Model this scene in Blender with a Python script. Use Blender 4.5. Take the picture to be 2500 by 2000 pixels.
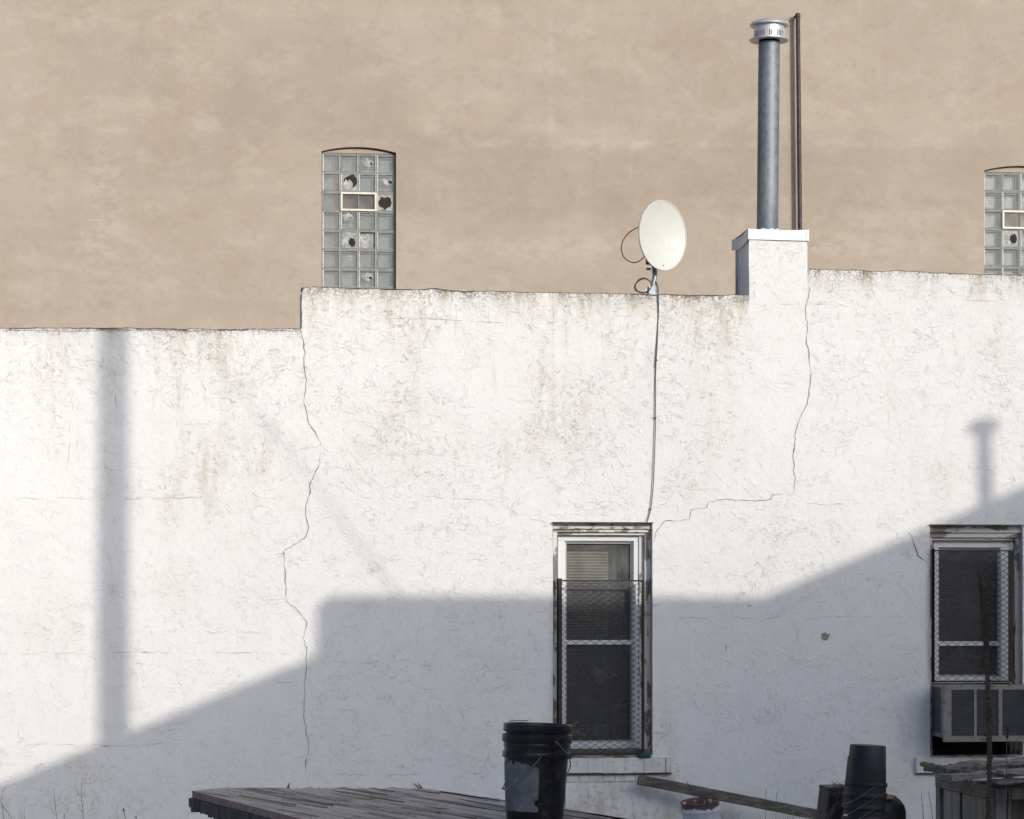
import bpy, math, random
from mathutils import Vector, Matrix, noise as mn
random.seed(7)
R = math.radians
scene = bpy.context.scene
for o in list(bpy.data.objects): bpy.data.objects.remove(o)

# ------------------------------------------------------------------ camera
F_PX, HZ, YAW, CZ = 6300.0, 1480.0, math.atan(0.1254), 1.95
cam = bpy.data.cameras.new("camera"); camo = bpy.data.objects.new("camera", cam)
scene.collection.objects.link(camo); scene.camera = camo
camo.location = (0, 0, CZ); camo.rotation_euler = (R(90), 0, -YAW)
cam.sensor_width = 36.0; cam.lens = 36.0*F_PX/2500.0; cam.shift_y = 0.192
cam.clip_start = 0.1; cam.clip_end = 3000

# ------------------------------------------------------------------ light
SAZ, SEL = R(27), R(18)
SUN = Vector((math.sin(SAZ)*math.cos(SEL), -math.cos(SAZ)*math.cos(SEL), math.sin(SEL)))
world = bpy.data.worlds.new("World"); scene.world = world; world.use_nodes = True
wn = world.node_tree; bg = wn.nodes["Background"]
sky = wn.nodes.new("ShaderNodeTexSky"); sky.sky_type = 'NISHITA'; sky.sun_disc = False
sky.sun_elevation = SEL; sky.sun_rotation = R(153)
sky.air_density = 1.0; sky.dust_density = 8.0; sky.ozone_density = 5.7
wn.links.new(sky.outputs[0], bg.inputs[0]); bg.inputs[1].default_value = 0.15
sl = bpy.data.lights.new("sun", 'SUN'); so = bpy.data.objects.new("sun", sl); scene.collection.objects.link(so)
sl.energy = 2.0; sl.angle = R(0.40); sl.color = (1.0, 0.955, 0.885)
so.rotation_euler = (-SUN).to_track_quat('-Z', 'Y').to_euler(); so.location = (10, -20, 30)
scene.view_settings.view_transform = 'Standard'; scene.view_settings.look = 'None'
scene.view_settings.exposure = 0.20; scene.view_settings.gamma = 1.0

# ------------------------------------------------------------------ camera rays (photo pixels, 2500 wide) -> places in the world
FW = Vector((math.sin(YAW), math.cos(YAW), 0)); RT = Vector((math.cos(YAW), -math.sin(YAW), 0))
def ray(px, py): return FW + RT*((px-1250)/F_PX) + Vector((0, 0, (HZ-py)/F_PX))
def PY(px, py, Y):
    d = ray(px, py); t = Y/d.y; return Vector((d.x*t, Y, CZ+d.z*t))
def PZ(px, py, z):
    d = ray(px, py); t = (z-CZ)/d.z; return Vector((d.x*t, d.y*t, z))
DW, DB = 21.0, 27.5           # white wall, beige wall

# ------------------------------------------------------------------ materials
class NT:
    def __init__(s, name):
        s.m = bpy.data.materials.new(name); s.m.use_nodes = True; s.t = s.m.node_tree
        s.b = s.t.nodes["Principled BSDF"]; s.out = s.t.nodes["Material Output"]
        s.co = s.t.nodes.new("ShaderNodeTexCoord").outputs["Object"]
    def put(s, sock, v):
        if isinstance(v, bpy.types.NodeSocket): s.t.links.new(v, sock)
        elif v is not None:
            if isinstance(v, (tuple, list)) and len(v) == 3 and sock.type == 'RGBA': v = (*v, 1)
            sock.default_value = v
    def noise(s, scale, detail=4, rough=.55, dist=0, vec=None, lac=2.0):
        n = s.t.nodes.new("ShaderNodeTexNoise"); s.put(n.inputs["Vector"], vec or s.co)
        for k, v in (("Scale", scale), ("Detail", detail), ("Roughness", rough), ("Distortion", dist), ("Lacunarity", lac)): s.put(n.inputs[k], v)
        return n.outputs["Fac"]
    def map(s, scale=(1,1,1), rot=(0,0,0), loc=(0,0,0), vec=None):
        n = s.t.nodes.new("ShaderNodeMapping"); s.put(n.inputs["Vector"], vec or s.co)
        n.inputs["Scale"].default_value = scale; n.inputs["Rotation"].default_value = rot; n.inputs["Location"].default_value = loc
        return n.outputs[0]
    def math(s, op, a, b=0.0, c=None, clamp=False):
        n = s.t.nodes.new("ShaderNodeMath"); n.operation = op; n.use_clamp = clamp
        s.put(n.inputs[0], a); s.put(n.inputs[1], b)
        if c is not None: s.put(n.inputs[2], c)
        return n.outputs[0]
    def rng(s, v, a, b, lo=0.0, hi=1.0, smooth=True):
        n = s.t.nodes.new("ShaderNodeMapRange"); n.interpolation_type = 'SMOOTHSTEP' if smooth else 'LINEAR'
        s.put(n.inputs[0], v)
        for i, x in enumerate((a, b, lo, hi)): s.put(n.inputs[i+1], x)
        return n.outputs[0]
    def mix(s, f, a, b, blend='MIX'):
        n = s.t.nodes.new("ShaderNodeMix"); n.data_type = 'RGBA'; n.blend_type = blend
        s.put(n.inputs["Factor"], f); s.put(n.inputs["A"], a); s.put(n.inputs["B"], b)
        return n.outputs["Result"]
    def attr(s, name):
        n = s.t.nodes.new("ShaderNodeAttribute"); n.attribute_name = name; return n.outputs["Fac"]
    def vor(s, scale, feature='DISTANCE_TO_EDGE', vec=None, rnd=1):
        n = s.t.nodes.new("ShaderNodeTexVoronoi"); n.feature = feature; s.put(n.inputs["Vector"], vec or s.co)
        n.inputs["Scale"].default_value = scale; n.inputs["Randomness"].default_value = rnd
        return n.outputs["Distance"]
    def bump(s, h, dist=.01, strength=1.0, nrm=None):
        n = s.t.nodes.new("ShaderNodeBump"); s.put(n.inputs["Height"], h)
        n.inputs["Distance"].default_value = dist; n.inputs["Strength"].default_value = strength
        if nrm is not None: s.put(n.inputs["Normal"], nrm)
        return n.outputs[0]
    def done(s, col=None, rough=.6, metal=0.0, nrm=None, spec=None):
        s.put(s.b.inputs["Base Color"], col); s.put(s.b.inputs["Roughness"], rough); s.put(s.b.inputs["Metallic"], metal)
        if nrm is not None: s.put(s.b.inputs["Normal"], nrm)
        if spec is not None: s.b.inputs["Specular IOR Level"].default_value = spec
        return s.m

def simple(name, col, rough=.6, metal=0, var=.25, sc=12, bump=.002, bs=60, spec=None, dirt=None):
    n = NT(name)
    f = n.rng(n.noise(sc, 6, .65), .3, .7)
    dark = tuple(c*(1-var) for c in col); lite = tuple(min(1, c*(1+var*.6)) for c in col)
    c = n.mix(f, dark, lite)
    if dirt: c = n.mix(n.rng(n.noise(sc*2.3, 8, .7), .52, .64), c, dirt)
    return n.done(c, rough, metal, n.bump(n.noise(bs, 5), bump), spec)

def stucco(name, white=(.81,.785,.745), attrs=True, shade=1.0):
    n = NT(name)
    # ---- relief : troweled stucco plateaus with broken edges
    warp = n.t.nodes.new("ShaderNodeTexNoise"); n.put(warp.inputs["Vector"], n.co); warp.inputs["Scale"].default_value = 1.7
    warp.inputs["Detail"].default_value = 2
    add = n.t.nodes.new("ShaderNodeVectorMath"); add.operation = 'MULTIPLY_ADD'
    n.put(add.inputs[0], warp.outputs["Color"]); add.inputs[1].default_value = (.45, .45, .45); n.put(add.inputs[2], n.co)
    wv = add.outputs[0]
    a1 = n.map((11.5, 11.5, 20.0), (0, R(24), 0), vec=wv)
    a2 = n.map((18, 18, 12.5), (0, R(-38), 0), (3.1, 1.2, 7.7), vec=wv)
    n1 = n.noise(1.0, 5, .62, .35, a1); n2 = n.noise(1.0, 5, .6, .5, a2)
    p1 = n.rng(n1, .53, .565); p2 = n.rng(n2, .56, .60)
    fine = n.noise(55, 5, .6); broad = n.noise(2.2, 3, .5)
    g1 = n.rng(n.noise(6.5, 4, .6, 0, n.map((1,1,1.4), loc=(2, 9, 5))), .44, .58)
    g2_ = n.rng(n.noise(7.5, 4, .6, 0, n.map((1,1,1), loc=(7, 1, 3))), .48, .60)
    h = n.math('ADD', n.math('MULTIPLY', n.math('MULTIPLY', p1, g1), .33), n.math('MULTIPLY', n.math('MULTIPLY', p2, g2_), .31))
    h = n.math('ADD', h, n.math('MULTIPLY', n.noise(26, 6, .68), .75))
    h = n.math('ADD', h, n.math('MULTIPLY', fine, .25))
    area = n.rng(n.noise(.9, 3, .5, 0, n.map((1,1,1), loc=(9, 4, 2))), .35, .62, .45, 1.0)
    h = n.math('MULTIPLY', h, area)
    nrm = n.bump(n.math('ADD', h, n.math('MULTIPLY', broad, 2.0)), .0098, .9)
    # ---- dirt sitting in the broken edges
    e1 = n.math('SUBTRACT', 1.0, n.rng(n.math('ABSOLUTE', n.math('SUBTRACT', n1, .545)), .0, .018))
    e2 = n.math('SUBTRACT', 1.0, n.rng(n.math('ABSOLUTE', n.math('SUBTRACT', n2, .575)), .0, .016))
    edge = n.math('MAXIMUM', e1, e2)
    gate = n.rng(n.noise(15, 6, .75, 0, n.map((1,1,1.3), loc=(5,5,5))), .46, .56)
    col = n.mix(n.rng(n.noise(.55, 4, .5), .3, .7), white, tuple(w*.965 for w in white))
    if attrs:
        st = n.attr("stain"); gr = n.attr("grime")
        sn = n.noise(1.0, 6, .68, .25, n.map((9, 9, 1.9)))
        sn2 = n.noise(26, 6, .7)
        sm = n.math('MULTIPLY', st, n.math('ADD', n.rng(sn, .38, .72), n.math('MULTIPLY', n.rng(sn2, .45, .7), .55)), clamp=True)
        col = n.mix(n.math('MULTIPLY', sm, .66), col, (.51, .43, .325))
        lm = n.math('MULTIPLY', edge, n.math('MULTIPLY', gate, n.math('MULTIPLY_ADD', st, 2.0, .28)), clamp=True)
        col = n.mix(n.math('MULTIPLY', lm, .75), col, (.40, .325, .245))
        # mould / black grime at the copings, broken up
        g2 = n.math('MULTIPLY', gr, n.rng(n.math('ADD', n.noise(60, 6, .75), n.math('MULTIPLY', sn, .35)), .60, .80), clamp=True)
        col = n.mix(n.math('MULTIPLY', g2, .8), col, (.15, .125, .105))
    else:
        lm = n.math('MULTIPLY', edge, n.math('MULTIPLY', gate, .4), clamp=True)
        col = n.mix(lm, col, (.36, .3, .22))
    return n.done(col, .92, 0, nrm, .25)

M = {}
M['stucco'] = stucco('white_stucco')
M['stucco_plain'] = stucco('white_stucco_plain', attrs=False)

def beige():
    n = NT('beige_render')
    big = n.noise(1.0, 4, .6, .2, n.map((.5, .5, .8)))
    mid = n.noise(1.0, 9, .72, .15, n.map((1.9, 1.9, 2.8), loc=(3,1,8)))
    mid2 = n.noise(1.0, 8, .72, .2, n.map((3.2, 3.2, 4.4), loc=(8,8,1)))
    run = n.noise(1.0, 6, .65, .05, n.map((9, 9, .9), loc=(2,5,1)))
    sm = n.noise(11, 8, .75); sp = n.noise(70, 6, .75)
    c = n.mix(n.rng(big, .32, .68), (.392, .318, .246), (.436, .360, .284))
    c = n.mix(n.math('MULTIPLY', n.rng(mid, .47, .66), .50), c, (.500, .428, .345))
    c = n.mix(n.math('MULTIPLY', n.rng(mid2, .50, .70), .50), c, (.335, .268, .208))
    c = n.mix(n.math('MULTIPLY', n.rng(run, .56, .72), .22), c, (.50, .435, .36))
    c = n.mix(n.math('MULTIPLY', n.rng(sm, .40, .68), .28), c, (.47, .39, .30))
    c = n.mix(n.math('MULTIPLY', n.rng(sm, .58, .70), .22), c, (.30, .235, .18))
    c = n.mix(n.math('MULTIPLY', n.rng(sp, .58, .72), .30), c, (.30, .24, .19))
    pm = n.math('MULTIPLY', n.attr('pale'), n.rng(n.noise(1.0, 7, .75, 0, n.map((4, 4, 7))), .42, .60))
    c = n.mix(n.math('MULTIPLY', pm, .85), c, (.53, .46, .375))
    c = n.mix(n.math('MULTIPLY', n.attr('tone'), n.rng(n.noise(1.0, 8, .75, .1, n.map((1.6, 1.6, 2.4), loc=(6, 2, 9))), .30, .60, .10, .42)), c, (.315, .250, .195))
    hl = n.noise(1.0, 4, .6, 1.2, n.map((2.5, 2.5, 4)))
    hm = n.math('MULTIPLY', n.math('SUBTRACT', 1.0, n.rng(n.math('ABSOLUTE', n.math('SUBTRACT', hl, .5)), 0, .006)), n.rng(n.noise(4, 4, .6), .52, .62))
    c = n.mix(n.math('MULTIPLY', hm, .25), c, (.25, .19, .145))
    h = n.math('ADD', n.math('MULTIPLY', mid, 1.2), n.math('ADD', n.math('MULTIPLY', sm, .5), n.math('MULTIPLY', sp, .22)))
    return n.done(c, .9, 0, n.bump(h, .009, .7), .25)
M['beige'] = beige()

def wood(name, a, b, rot=0.0, axis='x', rough=.85, grain=1.0, crack=(.03,.025,.02), paint=None):
    n = NT(name)
    sc = {'x': (1.2, 34, 34), 'y': (34, 1.2, 34), 'z': (34, 34, 1.2)}[axis]
    v = n.map((1,1,1), (0, 0, rot))
    g = n.noise(1.0, 6, .65, .25, n.map(sc, vec=v)); g2 = n.noise(1.0, 3, .5, .2, n.map(tuple(x*.35 for x in sc), vec=v, loc=(4,4,4)))
    c = n.mix(n.rng(g, .3, .7), a, b)
    c = n.mix(n.math('MULTIPLY', n.rng(g2, .5, .7), .5), c, tuple(x*.55 for x in a))
    c = n.mix(n.math('SUBTRACT', 1.0, n.rng(n.math('ABSOLUTE', n.math('SUBTRACT', g, .5)), 0, .014)), c, crack)
    h = g
    if paint:
        pm = n.rng(n.math('ADD', n.noise(1.0, 6, .65, .3, n.map(tuple(x*.22 + 2 for x in sc))), n.math('MULTIPLY', n.noise(9, 4), .4)), .64, .69)
        c = n.mix(pm, c, paint); h = n.math('ADD', n.math('MULTIPLY', g, .5), pm)
    return n.done(c, rough, 0, n.bump(h, .004*grain, .9), .25)
M['old_wood'] = wood('weathered_wood', (.21,.19,.16), (.35,.32,.28), axis='x')
M['old_wood_v'] = wood('weathered_wood_upright', (.19,.175,.15), (.32,.295,.26), axis='z')
M['dark_wood'] = wood('dark_weathered_wood', (.085,.075,.066), (.16,.145,.13), axis='z')
M['trim_wood'] = wood('peeling_painted_trim', (.24,.205,.17), (.36,.32,.28), axis='x', paint=(.70,.67,.62))
M['trim_wood_v'] = wood('peeling_painted_jamb', (.20,.18,.165), (.33,.30,.27), axis='z', paint=(.66,.64,.61))
M['brown_wood'] = wood('brown_bare_wood', (.11,.092,.075), (.20,.175,.15), axis='x')
M['log'] = wood('mossy_log', (.10,.095,.055), (.20,.19,.12), axis='x')
M['beam_wood'] = wood('grey_brown_beam', (.105,.092,.075), (.20,.18,.15), axis='x')
M['rail_wood'] = wood('weathered_rail', (.19,.17,.14), (.32,.29,.25), axis='y')
M['lid_wood'] = wood('rotten_lid_plank', (.11,.098,.082), (.27,.245,.21), axis='x', grain=2)
M['crate_pale'] = wood('pale_weathered_board', (.28,.26,.22), (.40,.375,.32), axis='z')
M['vinyl'] = simple('white_vinyl', (.78,.775,.755), .35, var=.05, bump=.0004)
M['vinyl_grey'] = simple('screen_track', (.42,.41,.385), .5, var=.1, bump=.0004)
M['rust_iron'] = simple('rusty_iron', (.042,.032,.029), .75, .2, var=.5, sc=30, bump=.001, dirt=(.11,.055,.03))
M['black_iron'] = simple('dark_iron', (.035,.033,.032), .6, .3, var=.4, sc=30, bump=.001)
M['crack'] = simple('open_crack', (.27,.235,.20), .95, var=.5, sc=20, bump=.0)
M['crack_faint'] = simple('hairline_crack', (.50,.46,.41), .95, var=.35, sc=14, bump=.0)
M['tar'] = simple('roofing_tar', (.12,.11,.10), .9, var=.5, sc=14, bump=.004, dirt=(.30,.26,.22))
M['tan_chip'] = simple('exposed_plaster', (.30,.275,.22), .95, var=.3, sc=60)
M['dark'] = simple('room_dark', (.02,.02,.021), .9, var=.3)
M['curtain'] = simple('grey_curtain', (.15,.15,.145), .9, var=.2, sc=5)
M['blind'] = simple('cream_blind', (.44,.42,.34), .6, var=.08)
M['blind_dark'] = simple('dim_blind', (.11,.105,.095), .7, var=.1)
M['blind_green'] = simple('olive_blind', (.085,.095,.07), .7, var=.15)
M['edge_glint'] = simple('painted_edge_glint', (.74,.74,.68), .2, var=.25, sc=40, spec=.8)  # pale colour painting the sunlit glint on the left edges of glass blocks
M['mortar'] = simple('block_mortar', (.27,.26,.215), .9, var=.3, sc=20, bump=.003, bs=120)
M['cream_metal'] = simple('cream_metal', (.76,.71,.58), .5, var=.15, sc=25, bump=.0005, dirt=(.45,.36,.26))
M['vent_in'] = simple('reddish_brown_interior', (.20,.135,.115), .9, var=.5, sc=5)
M['void_shade'] = simple('dark_void', (.036,.021,.018), .9, var=.5, sc=20)  # flat near-black colour standing in for the unlit inside behind broken blocks
M['drain'] = simple('brown_iron_pipe', (.060,.044,.040), .6, .2, var=.5, sc=20, bump=.001, dirt=(.11,.07,.055))
M['galv_bright'] = simple('bright_aluminium', (.66,.655,.64), .38, .5, var=.08, sc=14, bump=.0005)
M['galv_grey'] = simple('grey_galvanised', (.36,.39,.41), .5, .6, var=.2, sc=20, bump=.0005)
M['coping'] = simple('painted_flashing', (.80,.795,.79), .4, var=.04, bump=.001, bs=12)
M['dish'] = simple('cream_dish_enamel', (.66,.645,.585), .45, var=.05, sc=3, bump=.0004, bs=5, dirt=(.62,.60,.53))
M['dish_back'] = simple('grey_dish_back', (.3,.3,.29), .5, var=.1)
M['cable'] = simple('black_cable', (.05,.052,.045), .5, var=.3)
M['cable_green'] = simple('grey_green_cable', (.10,.115,.095), .5, var=.3)
M['black_plastic'] = simple('black_plastic', (.012,.0125,.0155), .38, var=.5, sc=9, bump=.0006, bs=90, dirt=(.045,.043,.042))
M['black_dull'] = simple('black_dusty_plastic', (.013,.013,.014), .5, var=.4, sc=9, bump=.001)
M['wire'] = simple('steel_wire', (.24,.24,.245), .4, .8, var=.3)
M['grass'] = simple('dry_grass', (.30,.25,.18), .9, var=.35, sc=9, bump=0)
M['stalk'] = simple('brown_dry_stalk', (.155,.115,.068), .9, var=.45, sc=60, bump=.001)
M['seed'] = simple('dark_seed_capsules', (.095,.070,.045), .95, var=.5, sc=80, bump=.001)
M['twig'] = simple('grey_brown_twig', (.17,.14,.12), .9, var=.4, sc=40, bump=0)
M['golden'] = simple('faded_goldenrod', (.20,.165,.09), .9, var=.4, sc=50, bump=0)
M['green_plastic'] = simple('dark_green_plastic', (.014,.055,.035), .5, var=.3, sc=40)
M['orange'] = simple('orange_paper', (.50,.28,.14), .7, var=.15, sc=40)
M['white_sticker'] = simple('white_sticker', (.6,.6,.6), .6, var=.3, sc=200)
M['ac'] = simple('ac_beige_metal', (.25,.235,.205), .5, var=.07, sc=8, bump=.0005, dirt=(.15,.135,.115))
M['ac_dark'] = simple('ac_coil', (.05,.052,.057), .6, .3, var=.3)
M['ac_slat'] = simple('ac_louver', (.070,.070,.072), .5, .2, var=.1)
M['logo'] = simple('logo_black', (.02,.02,.025), .4, var=.1)
M['brickc'] = simple('red_brick_far', (.30,.16,.11), .9, var=.3, sc=3)
M['pole_wood'] = simple('creosoted_pole', (.12,.09,.065), .9, var=.3, sc=6)
M['rust_stain'] = simple('rust_streak', (.42,.25,.09), .9, var=.4, sc=40, dirt=(.62,.55,.42))
M['sill'] = simple('painted_sill', (.70,.685,.635), .8, var=.12, sc=9, bump=.006, bs=30, dirt=(.52,.49,.43))

def ground_mat():
    n = NT('ground_soil')
    c = n.mix(n.rng(n.noise(1.5, 8, .7), .35, .65), (.42,.41,.39), (.52,.50,.48))
    c = n.mix(n.rng(n.noise(14, 6, .7), .5, .65), c, (.50,.48,.44))
    return n.done(c, .95, 0, n.bump(n.noise(18, 8, .7), .05), .2)
M['ground'] = ground_mat()

def galv():
    n = NT('galvanised_steel')
    v = n.vor(34, 'F1', n.map((1,1,.65)))
    f = n.math('ADD', n.math('MULTIPLY', v, .6), n.noise(20, 6, .7))
    c = n.mix(n.rng(f, .45, .95), (.165,.178,.190), (.26,.275,.29))
    c = n.mix(n.rng(n.noise(1.0, 5, .6, 0, n.map((3,3,1.2))), .45, .65), c, (.15,.168,.188))
    return n.done(c, n.rng(f, .4, 1, .5, .65), .55, n.bump(f, .0006))
M['galv'] = galv()

def glass(name, tint=(.9,.92,.92), alpha=.25, rough=.03, body=(.3,.3,.29), pattern=False):
    """clear pane: part see-through, part dusty film, part mirror at grazing angles"""
    n = NT(name); t = n.t
    tr = t.nodes.new("ShaderNodeBsdfTransparent"); tr.inputs[0].default_value = (*tint, 1)
    n.put(n.b.inputs["Base Color"], body); n.b.inputs["Roughness"].default_value = .5
    gl = t.nodes.new("ShaderNodeBsdfGlossy"); gl.inputs["Roughness"].default_value = rough
    fr = t.nodes.new("ShaderNodeFresnel"); fr.inputs[0].default_value = 1.45
    m1 = t.nodes.new("ShaderNodeMixShader"); m2 = t.nodes.new("ShaderNodeMixShader")
    if pattern:
        w = []
        for ax in ('X', 'Z'):
            wv = t.nodes.new("ShaderNodeTexWave"); wv.bands_direction = ax; wv.inputs["Scale"].default_value = 11.5
            n.put(wv.inputs["Vector"], n.co); w.append(wv.outputs["Fac"])
        g = n.math('MAXIMUM', n.rng(w[0], .55, .95), n.rng(w[1], .55, .95))
        fac = n.math('ADD', n.math('MULTIPLY', g, .42), n.math('MULTIPLY', n.noise(9, 5, .7), alpha), clamp=True)
        nr = n.bump(n.math('ADD', w[0], w[1]), .004)
        n.put(gl.inputs["Normal"], nr)
        n.put(m1.inputs[0], fac)
    else:
        n.put(m1.inputs[0], n.math('MULTIPLY', n.rng(n.noise(6, 7, .75), .35, .7, .55, 1.3), alpha, clamp=True))
    t.links.new(tr.outputs[0], m1.inputs[1]); t.links.new(n.b.outputs[0], m1.inputs[2])
    n.put(m2.inputs[0], n.math('MULTIPLY', fr.outputs[0], 1.0)); t.links.new(m1.outputs[0], m2.inputs[1]); t.links.new(gl.outputs[0], m2.inputs[2])
    t.links.new(m2.outputs[0], n.out.inputs[0]); return n.m
M['pane'] = glass('dusty_window_glass', (.82,.84,.82), .32, .02, (.30,.30,.285))
M['screen'] = glass('insect_screen', (.75,.75,.75), .62, .5, (.052,.052,.052))
M['block_pane'] = glass('glass_block_face', (.84,.86,.85), .10, .12, (.52,.53,.52), True)
M['block_body'] = simple('glass_block_body', (.235,.25,.24), .3, var=.12, sc=14, bump=.001, spec=.8)
M['block_side'] = simple('glass_block_side', (.27,.285,.27), .25, var=.15, sc=14, spec=.8)
M['frost'] = simple('shattered_glass', (.37,.365,.345), .5, var=.5, sc=18, bump=.006, bs=40, dirt=(.2,.19,.17))

def block_body():
    n = NT('glass_block_inside'); oi = n.t.nodes.new("ShaderNodeObjectInfo").outputs["Random"]
    c = n.mix(oi, (.185,.205,.195), (.33,.34,.325)); c = n.mix(n.rng(n.noise(16, 6, .7), .45, .68), c, (.15,.165,.155))
    c = n.mix(n.rng(n.noise(9, 5, .7), .60, .70), c, (.50,.50,.47))
    return n.done(c, .3, 0, n.bump(n.noise(30, 4), .004), .8)
M['block_body'] = block_body()
def label_mat():
    n = NT('peeled_label_paper')
    f = n.noise(30, 8, .75); g = n.noise(5, 6, .7)
    c = n.mix(n.rng(g, .35, .68), (.135,.138,.145), (.25,.252,.258))
    c = n.mix(n.math('MULTIPLY', n.rng(f, .56, .66), .6), c, (.30,.31,.325))
    c = n.mix(n.rng(n.noise(14, 7, .8), .64, .70), c, (.06,.047,.055))
    return n.done(c, .7, 0, n.bump(f, .001))
M['label'] = label_mat()

def rusty_pail():
    n = NT('rusted_white_pail')
    f = n.noise(11, 8, .72, .6); a = n.attr('rust')
    c = n.mix(n.rng(n.noise(4,4), .3, .7), (.56,.58,.62), (.68,.69,.71))
    c = n.mix(n.rng(n.math('ADD', f, a), .69, .80), c, (.115,.058,.042))
    return n.done(c, .6, 0, n.bump(f, .001))
M['pail'] = rusty_pail()

def deck_mat():
    n = NT('delaminating_plywood')
    v = n.map((1,1,1), (0,0,DECKROT))
    g = n.noise(1.0, 6, .68, .35, n.map((.8, 30, 8), vec=v)); g2 = n.noise(1.0, 5, .6, .5, n.map((1.0, 7, 3), vec=v, loc=(3,3,3)))
    g3 = n.noise(1.0, 4, .6, .4, n.map((.9, 11, 3), vec=v, loc=(8,2,3)))
    c = n.mix(n.rng(g, .3, .7), (.60,.47,.345), (.76,.61,.48))
    c = n.mix(n.rng(g2, .53, .62), c, (.25,.21,.18))
    c = n.mix(n.rng(g3, .60, .66), c, (.60,.46,.40))
    c = n.mix(n.math('SUBTRACT', 1.0, n.rng(n.math('ABSOLUTE', n.math('SUBTRACT', g, .52)), 0, .012)), c, (.03,.027,.025))
    h = n.math('ADD', n.math('MULTIPLY', n.rng(g2, .53, .62), -1.0), g)
    return n.done(c, .85, 0, n.bump(h, .006, .7), .25)

# ------------------------------------------------------------------ mesh builder
def tag(o, label=None, cat=None, group=None, kind=None):
    if label: o["label"] = label
    if cat: o["category"] = cat
    if group: o["group"] = group
    if kind: o["kind"] = kind
    return o
def empty(name, loc, label, cat, group=None):
    o = bpy.data.objects.new(name, None); scene.collection.objects.link(o); o.location = loc
    o.empty_display_size = .1
    return tag(o, label, cat, group)
def wloc(o):
    v = Vector((0,0,0))
    while o is not None: v += o.location; o = o.parent
    return v
class MB:
    def __init__(s): s.v = []; s.f = []; s.mi = []; s.cur = 0
    def vert(s, p): s.v.append(tuple(p)); return len(s.v)-1
    def face(s, idx): s.f.append(tuple(idx)); s.mi.append(s.cur)
    def quad(s, a, b, c, d): s.face([s.vert(p) for p in (a, b, c, d)])
    def poly(s, pts): s.face([s.vert(p) for p in pts])
    def box(s, x0, x1, y0, y1, z0, z1, mat=None):
        p = [Vector((x, y, z)) for z in (z0, z1) for y in (y0, y1) for x in (x0, x1)]
        if mat: p = [mat @ q for q in p]
        i = [s.vert(q) for q in p]
        for f in ((0,2,3,1), (4,5,7,6), (0,1,5,4), (1,3,7,5), (3,2,6,7), (2,0,4,6)): s.face([i[k] for k in f])
        return s
    def bar(s, a, b, w, h, up=Vector((0,0,1))):
        """box from a to b, w wide (sideways), h tall (along up)"""
        a, b = Vector(a), Vector(b); d = (b-a).normalized(); sd = d.cross(up).normalized(); u = sd.cross(d).normalized()
        i = [s.vert(p + sd*(w/2*q) + u*(h/2*r)) for p in (a, b) for q, r in ((-1,-1),(1,-1),(1,1),(-1,1))]
        for f in ((3,2,1,0), (4,5,6,7), (0,1,5,4), (1,2,6,5), (2,3,7,6), (3,0,4,7)): s.face([i[k] for k in f])
        return s
    def tube(s, pts, r, n=8, cap=True):
        pts = [Vector(p) for p in pts]; rs = r if isinstance(r, (list, tuple)) else [r]*len(pts)
        prev = None; rings = []
        for k, p in enumerate(pts):
            d = (pts[min(k+1, len(pts)-1)] - pts[max(k-1, 0)])
            d = d.normalized() if d.length > 1e-9 else Vector((0,0,1))
            if prev is None:
                u = d.orthogonal().normalized()
            else:
                u = prev - d*prev.dot(d); u = u.normalized() if u.length > 1e-6 else d.orthogonal().normalized()
            prev = u; w = d.cross(u)
            rings.append([s.vert(p + (u*math.cos(2*math.pi*j/n) + w*math.sin(2*math.pi*j/n))*rs[k]) for j in range(n)])
        for a, b in zip(rings, rings[1:]):
            for j in range(n): s.face((a[j], a[(j+1) % n], b[(j+1) % n], b[j]))
        if cap: s.face(rings[0][::-1]); s.face(rings[-1])
        return s
    def lathe(s, prof, c=(0,0,0), n=40, mat=None, jit=None):
        """prof = [(r,z)...]; closed by surface only"""
        c = Vector(c); rings = []
        for r, z in prof:
            ring = []
            for j in range(n):
                a = 2*math.pi*j/n; rr, zz = (r, z) if not jit else jit(r, z, a)
                p = Vector((rr*math.cos(a), rr*math.sin(a), zz))
                if mat: p = mat @ p
                ring.append(s.vert(c+p))
            rings.append(ring)
        for a, b in zip(rings, rings[1:]):
            for j in range(n): s.face((a[j], a[(j+1) % n], b[(j+1) % n], b[j]))
        return s
    def build(s, name, mats, parent=None, smooth=False, bevel=0, attrs=None):
        me = bpy.data.meshes.new(name); off = wloc(parent)
        me.from_pydata([tuple(Vector(p)-off) for p in s.v], [], s.f); me.update()
        mats = mats if isinstance(mats, (list, tuple)) else [mats]
        for m in mats: me.materials.append(m)
        me.polygons.foreach_set("material_index", s.mi)
        if smooth:
            me.polygons.foreach_set("use_smooth", [True]*len(me.polygons))
            try: me.set_sharp_from_angle(angle=R(38))
            except Exception: pass
        if attrs:
            for k, vals in attrs.items():
                at = me.attributes.new(k, 'FLOAT', 'POINT'); at.data.foreach_set("value", vals)
        me.update()
        o = bpy.data.objects.new(name, me); scene.collection.objects.link(o)
        if parent is not None: o.parent = parent
        if bevel:
            b = o.modifiers.new("bevel", 'BEVEL'); b.width = bevel; b.segments = 2; b.limit_method = 'ANGLE'
        return o

def fbm(x, y, z=0, o=4): return mn.fractal(Vector((x, y, z)), 1.0, 2.0, o)
def sstep(a, b, x):
    t = max(0.0, min(1.0, (x-a)/(b-a))); return t*t*(3-2*t)

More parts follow.
